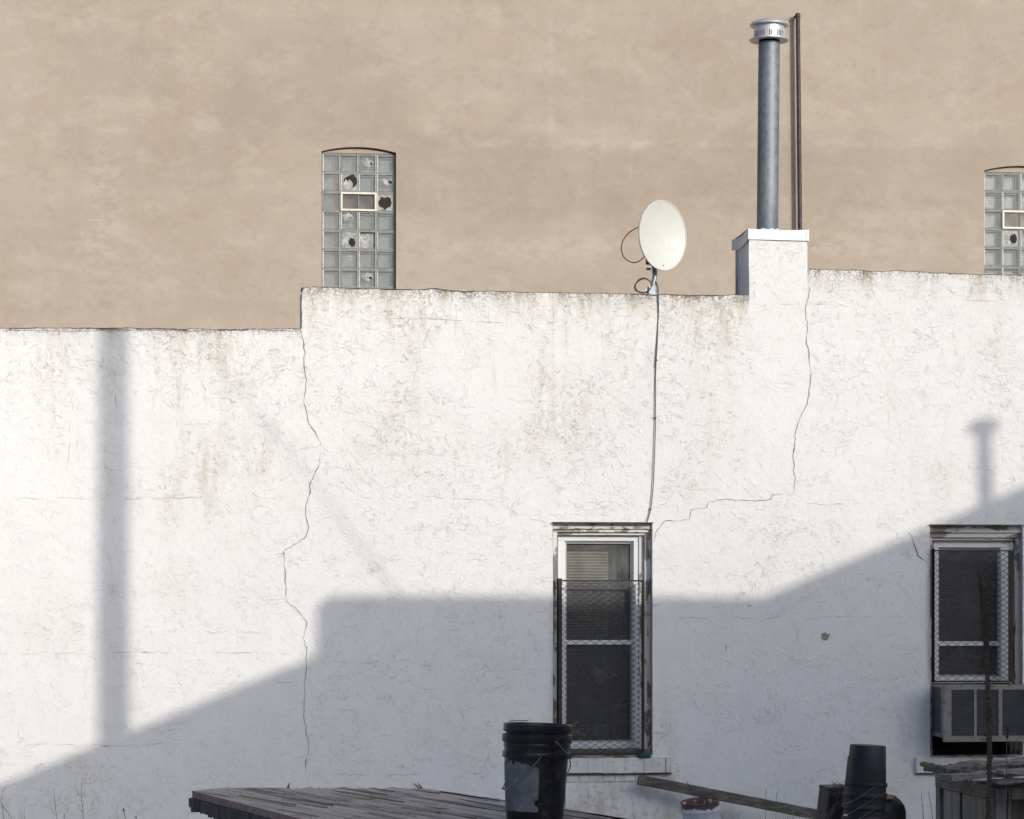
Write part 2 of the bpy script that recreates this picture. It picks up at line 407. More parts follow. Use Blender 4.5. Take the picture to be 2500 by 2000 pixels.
# ================================================================== GROUND
g = MB(); N = 40
xs = [-150+300*i/N for i in range(N+1)]
for i in range(N):
    for j in range(N):
        g.quad((xs[i], xs[j], 0), (xs[i+1], xs[j], 0), (xs[i+1], xs[j+1], 0), (xs[i], xs[j+1], 0))
tag(g.build('ground', M['ground']), kind='structure')

# ================================================================== WHITE BUILDING
WB = empty('white_building', (3, DW, 0), 'white stuccoed low building with stepped parapet, square chimney and two barred windows', 'building')
X = lambda px, Y=DW: PY(px, HZ, Y).x
Z = lambda py, px=1250, Y=DW: PY(px, py, Y).z
def wob(x, z): return .006*math.sin(x*1.7+z*.9) + .004*math.sin(z*2.9-x*.8+1.3) + .006*fbm(x*.6, z*.6, 3.3, 2)
# top profiles from the outline of the wall (x, z)
def prof(pts): return [(X(px), PY(px, py, DW).z) for px, py in pts]
def interp(pr, x):
    if x <= pr[0][0]: return pr[0][1]
    for (x0, z0), (x1, z1) in zip(pr, pr[1:]):
        if x <= x1: return z0 + (z1-z0)*(x-x0)/(x1-x0)
    return pr[-1][1]
pA = prof([(-700, 798), (0, 801), (300, 801), (560, 805), (737, 803)])
pB = prof([(737, 702), (760, 701), (900, 706), (1000, 708), (1040, 706), (1062, 704), (1085, 709), (1250, 713), (1450, 717), (1640, 720), (1760, 722), (1829, 720)])
pC = prof([(1829, 585), (1971, 585)])
pD = prof([(1971, 656), (1990, 658), (2060, 661), (2085, 659), (2120, 662), (2200, 662), (2330, 668), (2400, 671), (2600, 675), (3600, 690)])
XB = [X(-700), X(737), X(1829), X(1971), X(3600)]
WIN = [(X(1350), X(1593), Z(1850, 1470), Z(1277, 1470)), (X(2270), X(2497), Z(1850, 2380), Z(1283, 2380))]
# stains: (px, py, sx, sy, strength)
ST = [(145,890,18,60,.8),(500,880,22,30,.9),(560,870,26,34,.8),(505,945,14,45,.8),(570,960,16,55,.6),(430,880,10,60,.7),(430,960,6,60,.6),
 (140,1010,12,120,.55),(520,1170,40,90,.9),(415,1200,30,70,.75),(480,1090,30,60,.5),(250,900,20,50,.6),(262,1180,20,120,.35),(330,1200,14,50,.5),
 (580,1080,60,60,.45),(660,1150,50,70,.5),(90,960,14,80,.35),(210,870,9,50,.5),(610,900,40,60,.35),
 (1010,750,45,60,.8),(1035,830,18,60,.6),(960,770,16,40,.5),(1330,760,26,50,.8),(1440,750,30,45,.9),(1480,820,16,60,.6),(1330,900,22,60,.9),(1365,930,14,40,.6),
 (1250,745,30,30,.5),(1180,740,24,30,.6),(1560,745,30,30,.7),(1640,760,30,40,.9),(1700,760,36,55,1.0),(1780,800,14,120,1.1),(1775,760,26,40,.8),(1725,850,14,60,.4),
 (955,1000,20,60,.85),(930,1070,16,30,.6),(1040,1000,60,35,.45),(1340,1030,60,60,.5),(1270,1100,110,60,.4),(1010,1120,90,60,.4),(1450,1040,60,60,.5),(1750,1060,60,70,.5),
 (1690,1180,50,30,.4),(860,1100,30,40,.45),(800,770,40,30,.4),(870,1000,30,20,.4),(1540,900,50,60,.35),(1400,1010,30,80,.5),
 (2190,990,40,20,.4),(2420,860,30,40,.55),(2440,800,14,50,.35),(2200,770,10,30,.3),(2300,1150,90,50,.35),(1880,1050,20,20,.4),
 (1620,1800,40,60,.55),(1500,1950,90,60,.9),(1640,1900,50,50,.7),(1560,2010,120,40,.9),(1440,1960,50,50,.6),(1760,1990,60,40,.6),(2080,1790,40,20,.25),
 (240,1960,130,40,.5),(520,1960,50,50,.4),(420,1440,60,50,.4),(600,1400,40,90,.3),(130,1520,60,60,.4),(280,1430,30,30,.5),(230,1880,60,40,.4),(700,1860,50,60,.25),(1150,1850,60,50,.2)]
STW = [(X(a), Z(b, a), c/302, d/302, e) for a, b, c, d, e in ST]
def stain(x, z, top, band):
    s = 0.0
    for (a, b, sx, sz, e) in STW:
        u = (x-a)/sx; w = (z-b)/sz
        if abs(u) < 2.2 and abs(w) < 2.2:
            k = math.exp(-(u*u+w*w)*.8); s += e*k
    d = top - z
    dr_ = sstep(.05, .45, fbm(x*9.5, 3.1, band+.5, 3)); dl_ = .12+.55*max(0, .5+fbm(x*2.2, 8.8, band, 2))
    st = sstep(-.1, .55, fbm(x*3.1, 7.7, band, 4))        # streaks hang from the coping
    L = .10 + .35*st
    if band == 3: s += 1.3*math.exp(-(d/.15)**2)*(.30+1.0*st) + .8*dr_*math.exp(-(d/.22)**2)
    elif band == 2: s *= .15
    elif band == 0: s += .35*math.exp(-(d/.10)**2) + .35*math.exp(-d/(L*1.6))*st
    else: s += 1.0*math.exp(-(d/.12)**2) + .85*math.exp(-d/(L*1.1))*st
    if band in (0, 1): s += (.95 if band else .75)*dr_*math.exp(-(d/dl_)**2)*(.6+.8*fbm(x*8, z*1.5, 2, 3))
    s += .10*max(0, fbm(x*.9, z*.9, 5, 3)+.2)
    return min(1.3, s*(.75+.5*fbm(x*6, z*2.5, 1, 3)))
def grime(x, z, top, band):
    d = top - z
    if band == 2: return 0.0
    r = .5+.5*fbm(x*2.3, 1.1, band*3, 4)
    if band == 3: return 1.5*math.exp(-(d/.10)**2)*sstep(.30, .65, r) + .8*math.exp(-(d/.025)**2)
    if band == 0: return 1.0*math.exp(-(d/.035)**2) + .25*math.exp(-(d/.12)**2)*r*r
    return 1.2*math.exp(-(d/.05)**2)*(.3+r) + .35*sstep(.1,.5,fbm(x*8, 2.2, band, 3))*math.exp(-d/.16) + .6*math.exp(-(d/.09)**2)*sstep(.35, .75, r)
w = MB(); sv = []; gv = []
ZS0 = 3.95; DZ = .05
zs = [i*DZ for i in range(int(ZS0/DZ)+1)]
for wn_ in WIN: zs += [wn_[2], wn_[3]]
zs = sorted(set(round(z, 4) for z in zs)); zs = [z for i, z in enumerate(zs) if i == 0 or z-zs[i-1] > .004 or any(abs(z-q) < 1e-3 for wn_ in WIN for q in wn_[2:4])]
bands = [pA, pB, pC, pD]; toprows = []
for bi in range(4):
    x0, x1 = XB[bi], XB[bi+1]; n_ = max(3, int((x1-x0)/.045)); bx = [x0+(x1-x0)*i/n_ for i in range(n_+1)]
    for wn_ in WIN:
        for q in wn_[:2]:
            if x0 < q < x1:
                bx = [b for b in bx if abs(b-q) > .012]; bx.append(q)
    bx.sort()
    grid = []; tr = []
    for x in bx:
        top = interp(bands[bi], x)
        if bi != 2: top += .007*fbm(x*7, bi*9.1, 0, 5) + .004*fbm(x*31, bi*9.1, 0, 3)
        nr = int((top-ZS0)/.035)
        col = []
        zz = zs + [zs[-1] + (top-zs[-1])*(k/14.0) for k in range(1, 15)]
        for z in zz:
            ex = 0
            if bi == 2 and z > Z(660) and (x in (bx[0], bx[-1])): ex = .006*fbm(z*14, x, 0, 3)
            if bi == 1 and z > Z(800) and x == bx[0]: ex = .010*fbm(z*12, x, 0, 3) + .03*sstep(Z(725), Z(702), z)
            if bi == 0 and x == bx[-1]: ex = 0
            # the chimney flares a little where it meets the lower parapets
            col.append(w.vert((x+ex, DW+wob(x, z), z))); sv.append(stain(x, z, top, bi)); gv.append(grime(x, z, top, bi))
        # top going back
        for k, yy in enumerate((.02, .16, .32)):
            col.append(w.vert((x, DW+yy+wob(x, top), top + (.004 if k else .002)*(1 if bi != 2 else 0)))); sv.append(.5); gv.append(.9 if bi != 2 else 0)
        grid.append(col); tr.append(top)
    for i in range(len(bx)-1):
        cx = (bx[i]+bx[i+1])/2
        for k in range(len(grid[i])-1):
            if k < len(zs)-1:
                cz = (zs[k]+zs[k+1])/2
                if any(a < cx < b and c < cz < d for a, b, c, d in WIN): continue
            w.face((grid[i][k], grid[i+1][k], grid[i+1][k+1], grid[i][k+1]))
wall = w.build('wall', M['stucco'], WB, smooth=True, attrs={'stain': sv, 'grime': gv})
# returns and rear of parapets, chimney body, roof, window reveals
r_ = MB()
def side(x, ztop, zbot, y0, y1, jig=.006, n=14):
    for k in range(n):
        za, zb = zbot+(ztop-zbot)*k/n, zbot+(ztop-zbot)*(k+1)/n
        r_.quad((x, y1, za), (x+jig*fbm(za*12, 3), y0, za), (x+jig*fbm(zb*12, 3), y0, zb), (x, y1, zb))
xs_, zt, zb_ = XB[1], pB[0][1], pA[-1][1]-.03
side(xs_+.004, zt-.02, zb_, DW+.004, DW+.46)
r_.quad((xs_+.03, DW+.01, zt+.001), (xs_+.9, DW+.01, zt), (xs_+.9, DW+.46, zt-.01), (xs_-.0, DW+.46, zt-.03))
r_.box(XB[0], XB[1], DW+.33, DW+.60, 3.2, pA[2][1]-.05)
r_.box(XB[1]+.01, XB[2], DW+.33, DW+.45, 3.2, pB[6][1]-.06)
r_.box(XB[3], XB[4], DW+.33, DW+.60, 3.2, pD[3][1]-.06)
r_.build('parapet_return', M['stucco_plain'], WB)
rf = MB(); rf.box(XB[0], XB[4], DW+.6, DW+6.2, 3.6, 3.9); rf.build('roof', M['tar'], WB)
for xx_ in (XB[0]-.3, XB[4]): sd_ = MB(); sd_.box(xx_, xx_+.3, DW+.02, DW+6.2, 0, 3.8); sd_.build('side_wall', M['stucco_plain'], WB)
# coping line of tar/flashing, broken along its length
for bi in (0, 1, 3):
    tp = MB(); x, xe = max(XB[bi], X(-120))+.02, min(XB[bi+1], X(2620))-.02; m_ = int((xe-x)/.02); pv = []
    lim = (-.25, -.02, .12)[(0, 1, 3).index(bi)]
    for k in range(m_+1):
        xx = x+(xe-x)*k/m_; tz = interp(bands[bi], xx) + .007*fbm(xx*7, bi*9.1, 0, 5) + .004*fbm(xx*31, bi*9.1, 0, 3)
        pv.append((xx, tz, -.001 + .0085*sstep(lim+.12, lim+.4, fbm(xx*2.1, bi*4.4, 2, 4))*(.5+.6*random.random())))
    for (xa, za, ha), (xb, zb2, hb) in zip(pv, pv[1:]):
        ya = DW+wob(xa, za)-.006
        tp.quad((xa, ya, za-ha), (xb, ya, zb2-hb), (xb, ya, zb2+.002), (xa, ya, za+.002))
        tp.quad((xa, ya, za+.002), (xb, ya, zb2+.002), (xb, ya+.3, zb2+.006), (xa, ya+.3, za+.006))
    tp.build('tar_edge', M['tar'], WB)

# --- chimney
cz0, cz1 = Z(725), PY(1829, 585, DW).z
cx0, cx1 = XB[2], XB[3]
ch = MB(); y1c = DW+.52
for k in range(14):
    za, zb = cz0-.5+(cz1-cz0+.5)*k/14, cz0-.5+(cz1-cz0+.5)*(k+1)/14
    ja, jb = .008*fbm(za*13, 1), .008*fbm(zb*13, 1)
    ch.quad((cx0-.006, y1c, za), (cx0+ja, DW+.012, za), (cx0+jb, DW+.012, zb), (cx0-.006, y1c, zb))
    ch.quad((cx1-ja, DW+.012, za), (cx1-.01, y1c, za), (cx1-.01, y1c, zb), (cx1-jb, DW+.012, zb))
ch.quad((cx1, y1c, cz0-.5), (cx0, y1c, cz0-.5), (cx0, y1c, cz1), (cx1, y1c, cz1))
def chm():
    n = NT('chimney_side')
    c = n.mix(n.rng(n.noise(1.0, 6, .65, .4, n.map((3, 9, 1.4))), .54, .60), (.78,.78,.775), (.26,.25,.245))
    return n.done(c, .9, 0, n.bump(n.noise(40, 4), .003), .2)
M['chim_side'] = chm()
chim = ch.build('chimney', M['chim_side'], WB)
# metal cap: folded flashing, slightly warped
kx0, kx1, ky0, ky1 = X(1826), X(1974.5), DW-.012, DW+.55
kz0, kz1 = Z(586, 1890), Z(560, 1890)
cp = MB(); nn = 10
def capz(u, v, z): return z + .008*math.sin(u*3)*v*0 + (.006*u*u if v < .01 else 0) - .008*math.sin(math.pi*u)*(1-v)
P_ = []
for k in range(nn+1):
    u = k/nn; x = kx0+(kx1-kx0)*u; dz = -.009*math.sin(math.pi*u)
    P_.append((x, ky0 - .004*math.sin(math.pi*u), kz0-.004*u, kz1+dz))
for a, b in zip(P_, P_[1:]):
    cp.quad((a[0], a[1], a[2]), (b[0], b[1], b[2]), (b[0], b[1], b[3]), (a[0], a[1], a[3]))
    cp.quad((a[0], a[1], a[3]), (b[0], b[1], b[3]), (b[0], ky1, kz1-.01), (a[0], ky1, kz1-.01))
    cp.quad((b[0], a[1]+.003, b[2]), (a[0], a[1]+.003, a[2]), (a[0], ky1, a[2]), (b[0], ky1, b[2]))
# left side folds, sagging in the middle
ns = 8
for k in range(ns):
    v0, v1 = k/ns, (k+1)/ns
    f = lambda v: (kx0 - .002 - .012*v + .008*math.sin(math.pi*v), ky0+(ky1-ky0)*v, -.030*math.sin(math.pi*v*.9) - .004*v)
    a, b = f(v0), f(v1)
    cp.quad((b[0]-.006, b[1], kz0+b[2]-.004), (a[0], a[1], kz0+a[2]), (a[0], a[1], kz1+a[2]), (b[0]-.006, b[1], kz1+b[2]))
cp.quad((kx1, ky0, kz0-.004), (kx1+.004, ky1, kz0), (kx1+.004, ky1, kz1), (kx1, ky0, kz1))
cp.box(kx1-.022, kx1-.016, ky0-.004, ky0+.01, kz0+.0, kz1-.012)
cp.build('chimney_cap', M['coping'], chim)

# --- cracks (open seams in the stucco)
def crack(name, pts, wid, mat, jit=.012, seg=.022, k156=True):
    wid *= .78 if mat is M['crack'] else .8; gap = -.40 if mat is M['crack'] else -.12
    s = 1.1596 if k156 else 1.0
    P = [(X(a*s), Z(b*s, a*s)) for a, b in pts]; mb = MB(); path = []
    for (x0, z0), (x1, z1) in zip(P, P[1:]):
        L = math.hypot(x1-x0, z1-z0); m_ = max(1, int(L/seg))
        for k in range(m_):
            t = k/m_; path.append((x0+(x1-x0)*t, z0+(z1-z0)*t))
    path.append(P[-1]); q = []
    sd = random.uniform(0, 99)
    for i, (x, z) in enumerate(path):
        a = path[max(0, i-1)]; b = path[min(len(path)-1, i+1)]
        dx, dz = b[0]-a[0], b[1]-a[1]; l = math.hypot(dx, dz) or 1; nx, nz = -dz/l, dx/l
        o = jit*fbm(i*.23, sd, 0, 4) + jit*.35*random.uniform(-1, 1)
        ww = wid*max(.18, .75+.9*fbm(i*.16, sd+5, 0, 4)+.25*random.uniform(-1, 1))*min(1, (i+1)/6, (len(path)-i)/6)*(.12+.88*sstep(gap-.1, gap+.18, fbm(i*.13, sd+40, 0, 3)))*(1.7 if fbm(i*.31, sd+70, 0, 2) > .42 else 1)
        x += nx*o; z += nz*o; y = DW+wob(x, z)-.0035
        q.append(((x+nx*ww/2, y, z+nz*ww/2), (x-nx*ww/2, y, z-nz*ww/2)))
    for a, b in zip(q, q[1:]): mb.quad(a[0], a[1], b[1], b[0])
    return mb.build(name, mat, WB)
crack('crack', [(632,692),(637,712),(642,740),(640,770),(645,800),(640,850),(650,890),(668,918),(675,935),(672,975),(655,1020),(645,1060),(644,1090),(650,1110),(640,1134),(598,1160),(600,1210),(603,1268),(628,1285),(645,1310),(640,1345),(645,1370),(645,1400),(642,1430),(640,1510),(650,1570),(640,1640)], .0085, M['crack'])
crack('crack', [(1700,568),(1704,590),(1706,610),(1695,650),(1700,690),(1697,720),(1704,745),(1708,790),(1700,850),(1680,890),(1672,930),(1669,990),(1675,1005),(1670,1040)], .0085, M['crack'])
crack('crack', [(1670,1040),(1686,1053),(1692,1058),(1750,1062),(1840,1060)], .005, M['crack_faint'])
crack('crack', [(1670,1041),(1626,1041),(1624,1054),(1590,1054),(1530,1052),(1494,1056),(1488,1070),(1455,1073),(1450,1095),(1400,1096),(1385,1116),(1372,1150)], .0065, M['crack'])
crack('crack', [(1912,1120),(1918,1130),(1926,1150),(1933,1170),(1946,1180),(1955,1196)], .013, M['crack'], .006)
crack('crack', [(1163,1100),(1120,1093),(1085,1080),(1060,1066),(1030,1066)], .005, M['crack_faint'])
crack('crack', [(0,1050),(120,1049),(225,1051),(330,1049),(430,1050)], .005, M['crack_faint'])
crack('crack', [(720,1049),(830,1050),(900,1048),(1000,1050),(1040,1052)], .004, M['crack_faint'])
crack('crack', [(0,1376),(150,1376),(300,1373),(420,1375),(520,1374),(640,1376)], .006, M['crack_faint'])
crack('crack', [(645,1397),(700,1394),(760,1396),(830,1398)], .006, M['crack_faint'])
crack('crack', [(415,1330),(480,1331),(560,1330)], .004, M['crack_faint'])
crack('crack', [(60,1567),(160,1568),(230,1570),(300,1570),(360,1560)], .006, M['crack_faint'])
crack('crack', [(440,1440),(560,1437),(640,1438)], .004, M['crack_faint'])
crack('crack', [(660,1631),(720,1630),(800,1633),(900,1630)], .005, M['crack_faint'])
crack('crack', [(770,671),(850,671),(920,672),(1080,682)], .006, M['crack_faint'], .004)
crack('crack', [(2008,588),(2010,612),(2002,626),(2030,632),(2100,634)], .006, M['crack_faint'], .004)
crack('crack', [(1600,642),(1700,640),(1800,646)], .003, M['crack_faint'])
crack('crack', [(1360,1301),(1440,1303),(1520,1301),(1600,1303)], .004, M['crack_faint'])
crack('crack', [(1700,1300),(1780,1299),(1900,1298)], .004, M['crack_faint'])
crack('crack', [(0,695),(150,697),(240,694),(400,697),(520,695),(630,697)], .008, M['crack'], .004)
crack('crack', [(372,760),(376,840),(372,900)], .003, M['crack_faint'])
crack('crack', [(155,760),(150,900),(140,1010)], .0035, M['crack_faint'], .02)
crack('crack', [(112,800),(108,900),(96,960)], .0035, M['crack_faint'], .02)
crack('crack', [(240,780),(243,830),(246,860)], .007, M['crack'], .01)
crack('crack', [(1528,1352),(1529,1372)], .011, M['crack'], .002)
crack('crack', [(1868,800),(1872,860),(1868,960)], .003, M['crack_faint'], .01)
crack('crack', [(1220,1630),(1225,1660),(1250,1690),(1262,1720)], .006, M['crack_faint'], .01)
# fallen chip of stucco
cm = MB(); ccx, ccz = X(2014), Z(1554, 2014); pts = []
for k in range(22):
    a = 2*math.pi*k/22; rr = .033*(1+.25*fbm(k*.8, 2)+(.35 if k in (1, 2) else 0)-(.3 if k == 3 else 0))
    pts.append((ccx+rr*math.cos(a), DW+wob(ccx, ccz)-.004, ccz+rr*math.sin(a)))
cm.poly(pts[::-1]); cm.build('bare_patch', M['tan_chip'], WB)

# --- windows
def diamond(mb, x0, x1, z0, z1, y, dx=.080, dz=.0235, r=.0018):
    rows = int(round((z1-z0)/dz)); dz = (z1-z0)/rows; cols = int(math.ceil((x1-x0)/(dx/2)))
    for k in range(rows):
        zc = z0+(k+.5)*dz; pts = []
        for c in range(cols+1):
            x = min(x1, x0+c*dx/2); s = 1 if (c+k) % 2 else -1
            pts.append((x, y + .003*math.sin(x*23+zc*7)+.002*random.uniform(-1, 1), zc+s*dz/2*.93+.0035*math.sin(x*9+zc*3.1)))
        for a, b in zip(pts, pts[1:]):
            mb.bar(a, b, r*1.6, r*1.9)
def window(ref, label):
    """ref: dict of photo measurements"""
    m = ref; px = m['px']; mid = (px[0]+px[-1])/2
    x = lambda p, Y=DW: X(p, Y); z = lambda p, Y=DW: PY(mid, p, Y).z
    wx0, wx1, wz0, wz1 = m['open']
    wd = MB()   # wooden head, stepped
    yh = m['head']
    wd.box(wx0+.001, wx1-.001, DW+.040, DW+.13, z(yh[1]), z(yh[0])-.002)
    wd.box(wx0+.01, wx1-.012, DW+.060, DW+.13, z(yh[2]), z(yh[1])-.003)
    wd.box(wx0+.03, wx1-.05, DW+.085, DW+.16, z(yh[2])-.022, z(yh[2])-.004)
    win = wd.build('window', M['trim_wood'], WB); tag(win, label)
    rv_ = MB()
    for xx_ in (wx0, wx1):
        nz_ = 24
        for k in range(nz_):
            za, zb3 = wz0+(wz1-wz0)*k/nz_, wz0+(wz1-wz0)*(k+1)/nz_; ja, jb = .004*fbm(za*9, xx_), .004*fbm(zb3*9, xx_)
            rv_.quad((xx_, DW-.001, za), (xx_+ja, DW+.17, za), (xx_+jb, DW+.17, zb3), (xx_, DW-.001, zb3))
    rv_.quad((wx0, DW-.001, wz1), (wx1, DW-.001, wz1), (wx1, DW+.17, wz1), (wx0, DW+.17, wz1))
    rv_.quad((wx0, DW-.001, wz0), (wx1, DW-.001, wz0), (wx1, DW+.17, wz0), (wx0, DW+.17, wz0))
    rv_.build('reveal', M['stucco_plain'], win)
    dk = MB(); dk.box(wx0-.004, wx1+.004, DW-.033, DW+.02, z(yh[0]), z(yh[0])+.007); dk.build('drip_flashing', M['tar'], win)
    lj = MB()
    zb0 = wz0
    nseg = 12
    lj.box(wx0+.001, x(m['frame'][0]), DW+.035, DW+.17, zb0, z(yh[2])); lj.build('jamb', M['trim_wood_v'], win)
    rj = MB()
    # right jamb: stepped moulding
    fx = x(m['frame'][1], DW+.12)
    rj.box(fx, fx+(wx1-fx)*.42, DW+.120, DW+.17, zb0, z(yh[2]))
    rj.box(fx+(wx1-fx)*.42+.002, wx1-.001, DW+.080, DW+.17, zb0, z(yh[0])-.01)
    rj.build('jamb', M['trim_wood_v'], win)
    bs = MB(); bs.box(wx0+.002, wx1-.002, DW+.02, DW+.17, zb0-.002, z(m['bottom'], DW+.05)); bs.build('sub_sill', M['brown_wood'], win)
    # vinyl frame ring
    Yv = DW+.135
    X0, X1 = x(m['frame'][0], Yv), x(m['frame'][1], Yv); Zt, Zb = z(m['frame_z'][0], Yv), z(m['frame_z'][1], Yv)
    I0, I1 = x(m['inner'][0], Yv), x(m['inner'][1], Yv); It, Ib = z(m['inner_z'][0], Yv), z(m['inner_z'][1], Yv)
    vf = MB()
    def ring(mb, a0, a1, at, ab, b0, b1, bt, bb, y0, y1):
        mb.box(a0, a1, y0, y1, bt, at); mb.box(a0, a1, y0, y1, ab, bb)
        mb.box(a0, b0, y0, y1, bb+.0005, bt-.0005); mb.box(b1, a1, y0, y1, bb+.0005, bt-.0005)
    ring(vf, X0, X1, Zt, Zb, I0, I1, It, Ib, Yv, Yv+.09)
    ring(vf, I0-.0005, I1+.0005, It+.0005, Ib-.0005, I0+.008, I1-.008, It-.008, Ib+.008, Yv+.018, Yv+.085)
    fr = vf.build('frame', M['vinyl'], win, bevel=.003)
    g0, g1, gt, gb = I0+.020, I1-.020, It-.022, Ib+.024
    tk = MB(); ring(tk, I0+.009, I1-.009, It-.009, Ib+.009, g0, g1, gt, gb, Yv+.034, Yv+.085)
    zr0, zr1 = z(m['rail'][1], Yv+.03), z(m['rail'][0], Yv+.03)
    tk.build('sash', M['vinyl_grey'], win, bevel=.002)
    ml = MB(); ml.box(I0+.006, I1-.006, Yv+.020, Yv+.085, zr0, zr1); ml.build('meeting_rail', M['vinyl'], win, bevel=.002)
    pn = MB(); pn.quad((g0-.004, Yv+.06, gb-.004), (g1+.004, Yv+.06, gb-.004), (g1+.004, Yv+.06, gt+.004), (g0-.004, Yv+.06, gt+.004)); pn.build('pane', M['pane'], win)
    sc = MB(); zc = z(m['screen'], Yv); sc.quad((g0-.004, Yv+.04, gb-.004), (g1+.004, Yv+.04, gb-.004), (g1+.004, Yv+.04, zc), (g0-.004, Yv+.04, zc)); sc.build('insect_screen', M['screen'], win)
    # room behind
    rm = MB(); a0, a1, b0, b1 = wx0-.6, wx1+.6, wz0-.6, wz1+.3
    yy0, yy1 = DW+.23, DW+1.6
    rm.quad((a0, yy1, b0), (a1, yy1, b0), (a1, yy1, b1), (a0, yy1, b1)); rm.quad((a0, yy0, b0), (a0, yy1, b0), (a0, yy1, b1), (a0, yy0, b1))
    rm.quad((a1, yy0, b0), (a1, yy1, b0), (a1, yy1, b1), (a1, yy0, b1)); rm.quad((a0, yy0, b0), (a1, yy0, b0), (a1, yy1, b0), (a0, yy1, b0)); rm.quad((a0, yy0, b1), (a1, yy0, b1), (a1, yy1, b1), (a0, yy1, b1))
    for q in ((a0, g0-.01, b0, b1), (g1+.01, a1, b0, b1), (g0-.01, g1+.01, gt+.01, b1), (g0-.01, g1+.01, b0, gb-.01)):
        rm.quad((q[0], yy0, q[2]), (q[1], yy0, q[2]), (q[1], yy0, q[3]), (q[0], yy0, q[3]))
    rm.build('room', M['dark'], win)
    for nm, p0, p1, q0, q1, yb, mt, pit in m['blinds']:
        bl = MB(); k = 0; zz = z(q0, yb); zend = z(q1, yb); xa, xb = max(g0, x(p0, yb)), min(g1, x(p1, yb))
        while zz > zend:
            bl.box(xa, xb, -.0008, .0008, 0, .024, Matrix.Translation((0, yb, zz-.024)) @ Matrix.Rotation(R(28), 4, 'X')) if False else (bl.quad((xa, yb-.009, zz-.018), (xb, yb-.009, zz-.018), (xb, yb-.002, zz-.007), (xa, yb-.002, zz-.007)), bl.quad((xa, yb-.002, zz-.007), (xb, yb-.002, zz-.007), (xb, yb+.008, zz), (xa, yb+.008, zz)))
            zz -= pit; k += 1
        bl.tube([((xa+xb)/2*.62+xa*.38, yb-.008, z(q0, yb)), ((xa+xb)/2*.62+xa*.38, yb-.008, zend)], .0012, 4)
        bl.build(nm, mt, win)
    cu = MB(); q = m['curtain']; npl = 30
    for k in range(npl):
        u0, u1 = k/npl, (k+1)/npl; xa, xb = x(q[0], DW+.34), x(q[1], DW+.34)
        cu.quad((xa+(xb-xa)*u0, DW+.34+.012*math.sin(k*1.3), gb-.1), (xa+(xb-xa)*u1, DW+.34+.012*math.sin((k+1)*1.3), gb-.1), (xa+(xb-xa)*u1, DW+.34+.012*math.sin((k+1)*1.3), gt+.1), (xa+(xb-xa)*u0, DW+.34+.012*math.sin(k*1.3), gt+.1))
    cu.build('curtain', M['curtain'], win, smooth=True)
    # guard
    gx = m['guard']; Yg = DW-.045
    G0, G1, Gt, Gb = x(gx[0], Yg), x(gx[1], Yg), z(gx[2], Yg), z(gx[3], Yg)
    gd = MB(); bw = m.get('bars', (.038, .016, .012, .014))
    gd.box(G0, G0+bw[0], Yg, Yg+.008, Gb, Gt+.012); gd.box(G0, G0+.008, Yg, Yg+.05, Gb, Gt+.01)
    gd.box(G1-bw[1], G1, Yg, Yg+.008, Gb, Gt); gd.box(G1-.006, G1, Yg+.008, Yg+.10, Gb, Gt)
    gd.box(G0+bw[0]+.0005, G1-bw[1]-.0005, Yg, Yg+.010, Gt-bw[2], Gt); gd.box(G0+bw[0]+.0005, G1-bw[1]-.0005, Yg, Yg+.010, Gb, Gb+bw[3])
    gdo = gd.build('window_guard', M['rust_iron'], win)
    dm = MB(); diamond(dm, G0+bw[0]-.004, G1-bw[1]+.004, Gb+bw[3]-.004, Gt-bw[2]+.004, Yg+.014); dm.build('expanded_mesh', M['black_iron'], gdo)
    # sill
    s = m['sill']; sl_ = MB(); sx0, sx1 = x(s[0], DW-.05), x(s[1], DW-.05); zt_, zb2 = z(s[2], DW-.05), z(s[3], DW-.05)
    nb = max(3, int((sx1-sx0)/.11)); e = [sx0+(sx1-sx0)*(k+(random.uniform(-.25,.25) if 0 < k < nb else 0))/nb for k in range(nb+1)]
    for a, b in zip(e, e[1:]):
        d1 = random.uniform(-.003, .003)
        sl_.box(a+.0004, b-.0004, DW-.052+d1, DW+.03, zb2+random.uniform(-.002, .003), zt_+random.uniform(-.002, .002))
    so_ = sl_.build('sill', M['sill'], win, bevel=.0022)
    sb = MB(); sb.box(sx0+.01, sx1-.006, DW-.040, DW+.02, zb2-.010, zb2-.0035); sb.build('sill_bed', M['tar'], win)
    ws = MB(); ws.quad((wx0, DW-.045, zt_+.001), (wx1, DW-.045, zt_+.001), (wx1, DW+.03, zt_+.02), (wx0, DW+.03, zt_+.02)); ws.build('sill_slope', M['trim_wood'], win)
    return win, (sx0, sx1, zt_, zb2)
W1, s1 = window(dict(px=(1350, 1592), open=WIN[0], head=(1277, 1291, 1299), frame=(1362, 1560), frame_z=(1304, 1828), inner=(1379, 1547), inner_z=(1321, 1815),
    rail=(1563, 1574), bottom=1830, screen=1418, guard=(1361, 1573, 1416, 1844), sill=(1338, 1642, 1851, 1888),
    blinds=[('blind', 1384, 1484, 1347, 1800, DW+.285, M['blind'], .0245), ('inner_blind', 1384, 1545, 1575, 1766, DW+.262, M['blind_dark'], .0245)], curtain=(1470, 1560)),
    'tall window left of the satellite cable foot, guard over its lower three quarters')
W2, s2 = window(dict(px=(2270, 2497), open=WIN[1], head=(1283, 1300, 1312), frame=(2279, 2466), frame_z=(1315, 1668), inner=(2290, 2443), inner_z=(1337, 1655),
    rail=(1566, 1577), bottom=1846, screen=1339, guard=(2278, 2474, 1343, 1666), sill=(2237, 2530, 1850, 1887), bars=(.014, .040, .012, .014),
    blinds=[('blind', 2292, 2442, 1340, 1650, DW+.285, M['blind_green'], .0245)], curtain=(2400, 2460)),
    'window above the air conditioner with a full mesh guard')
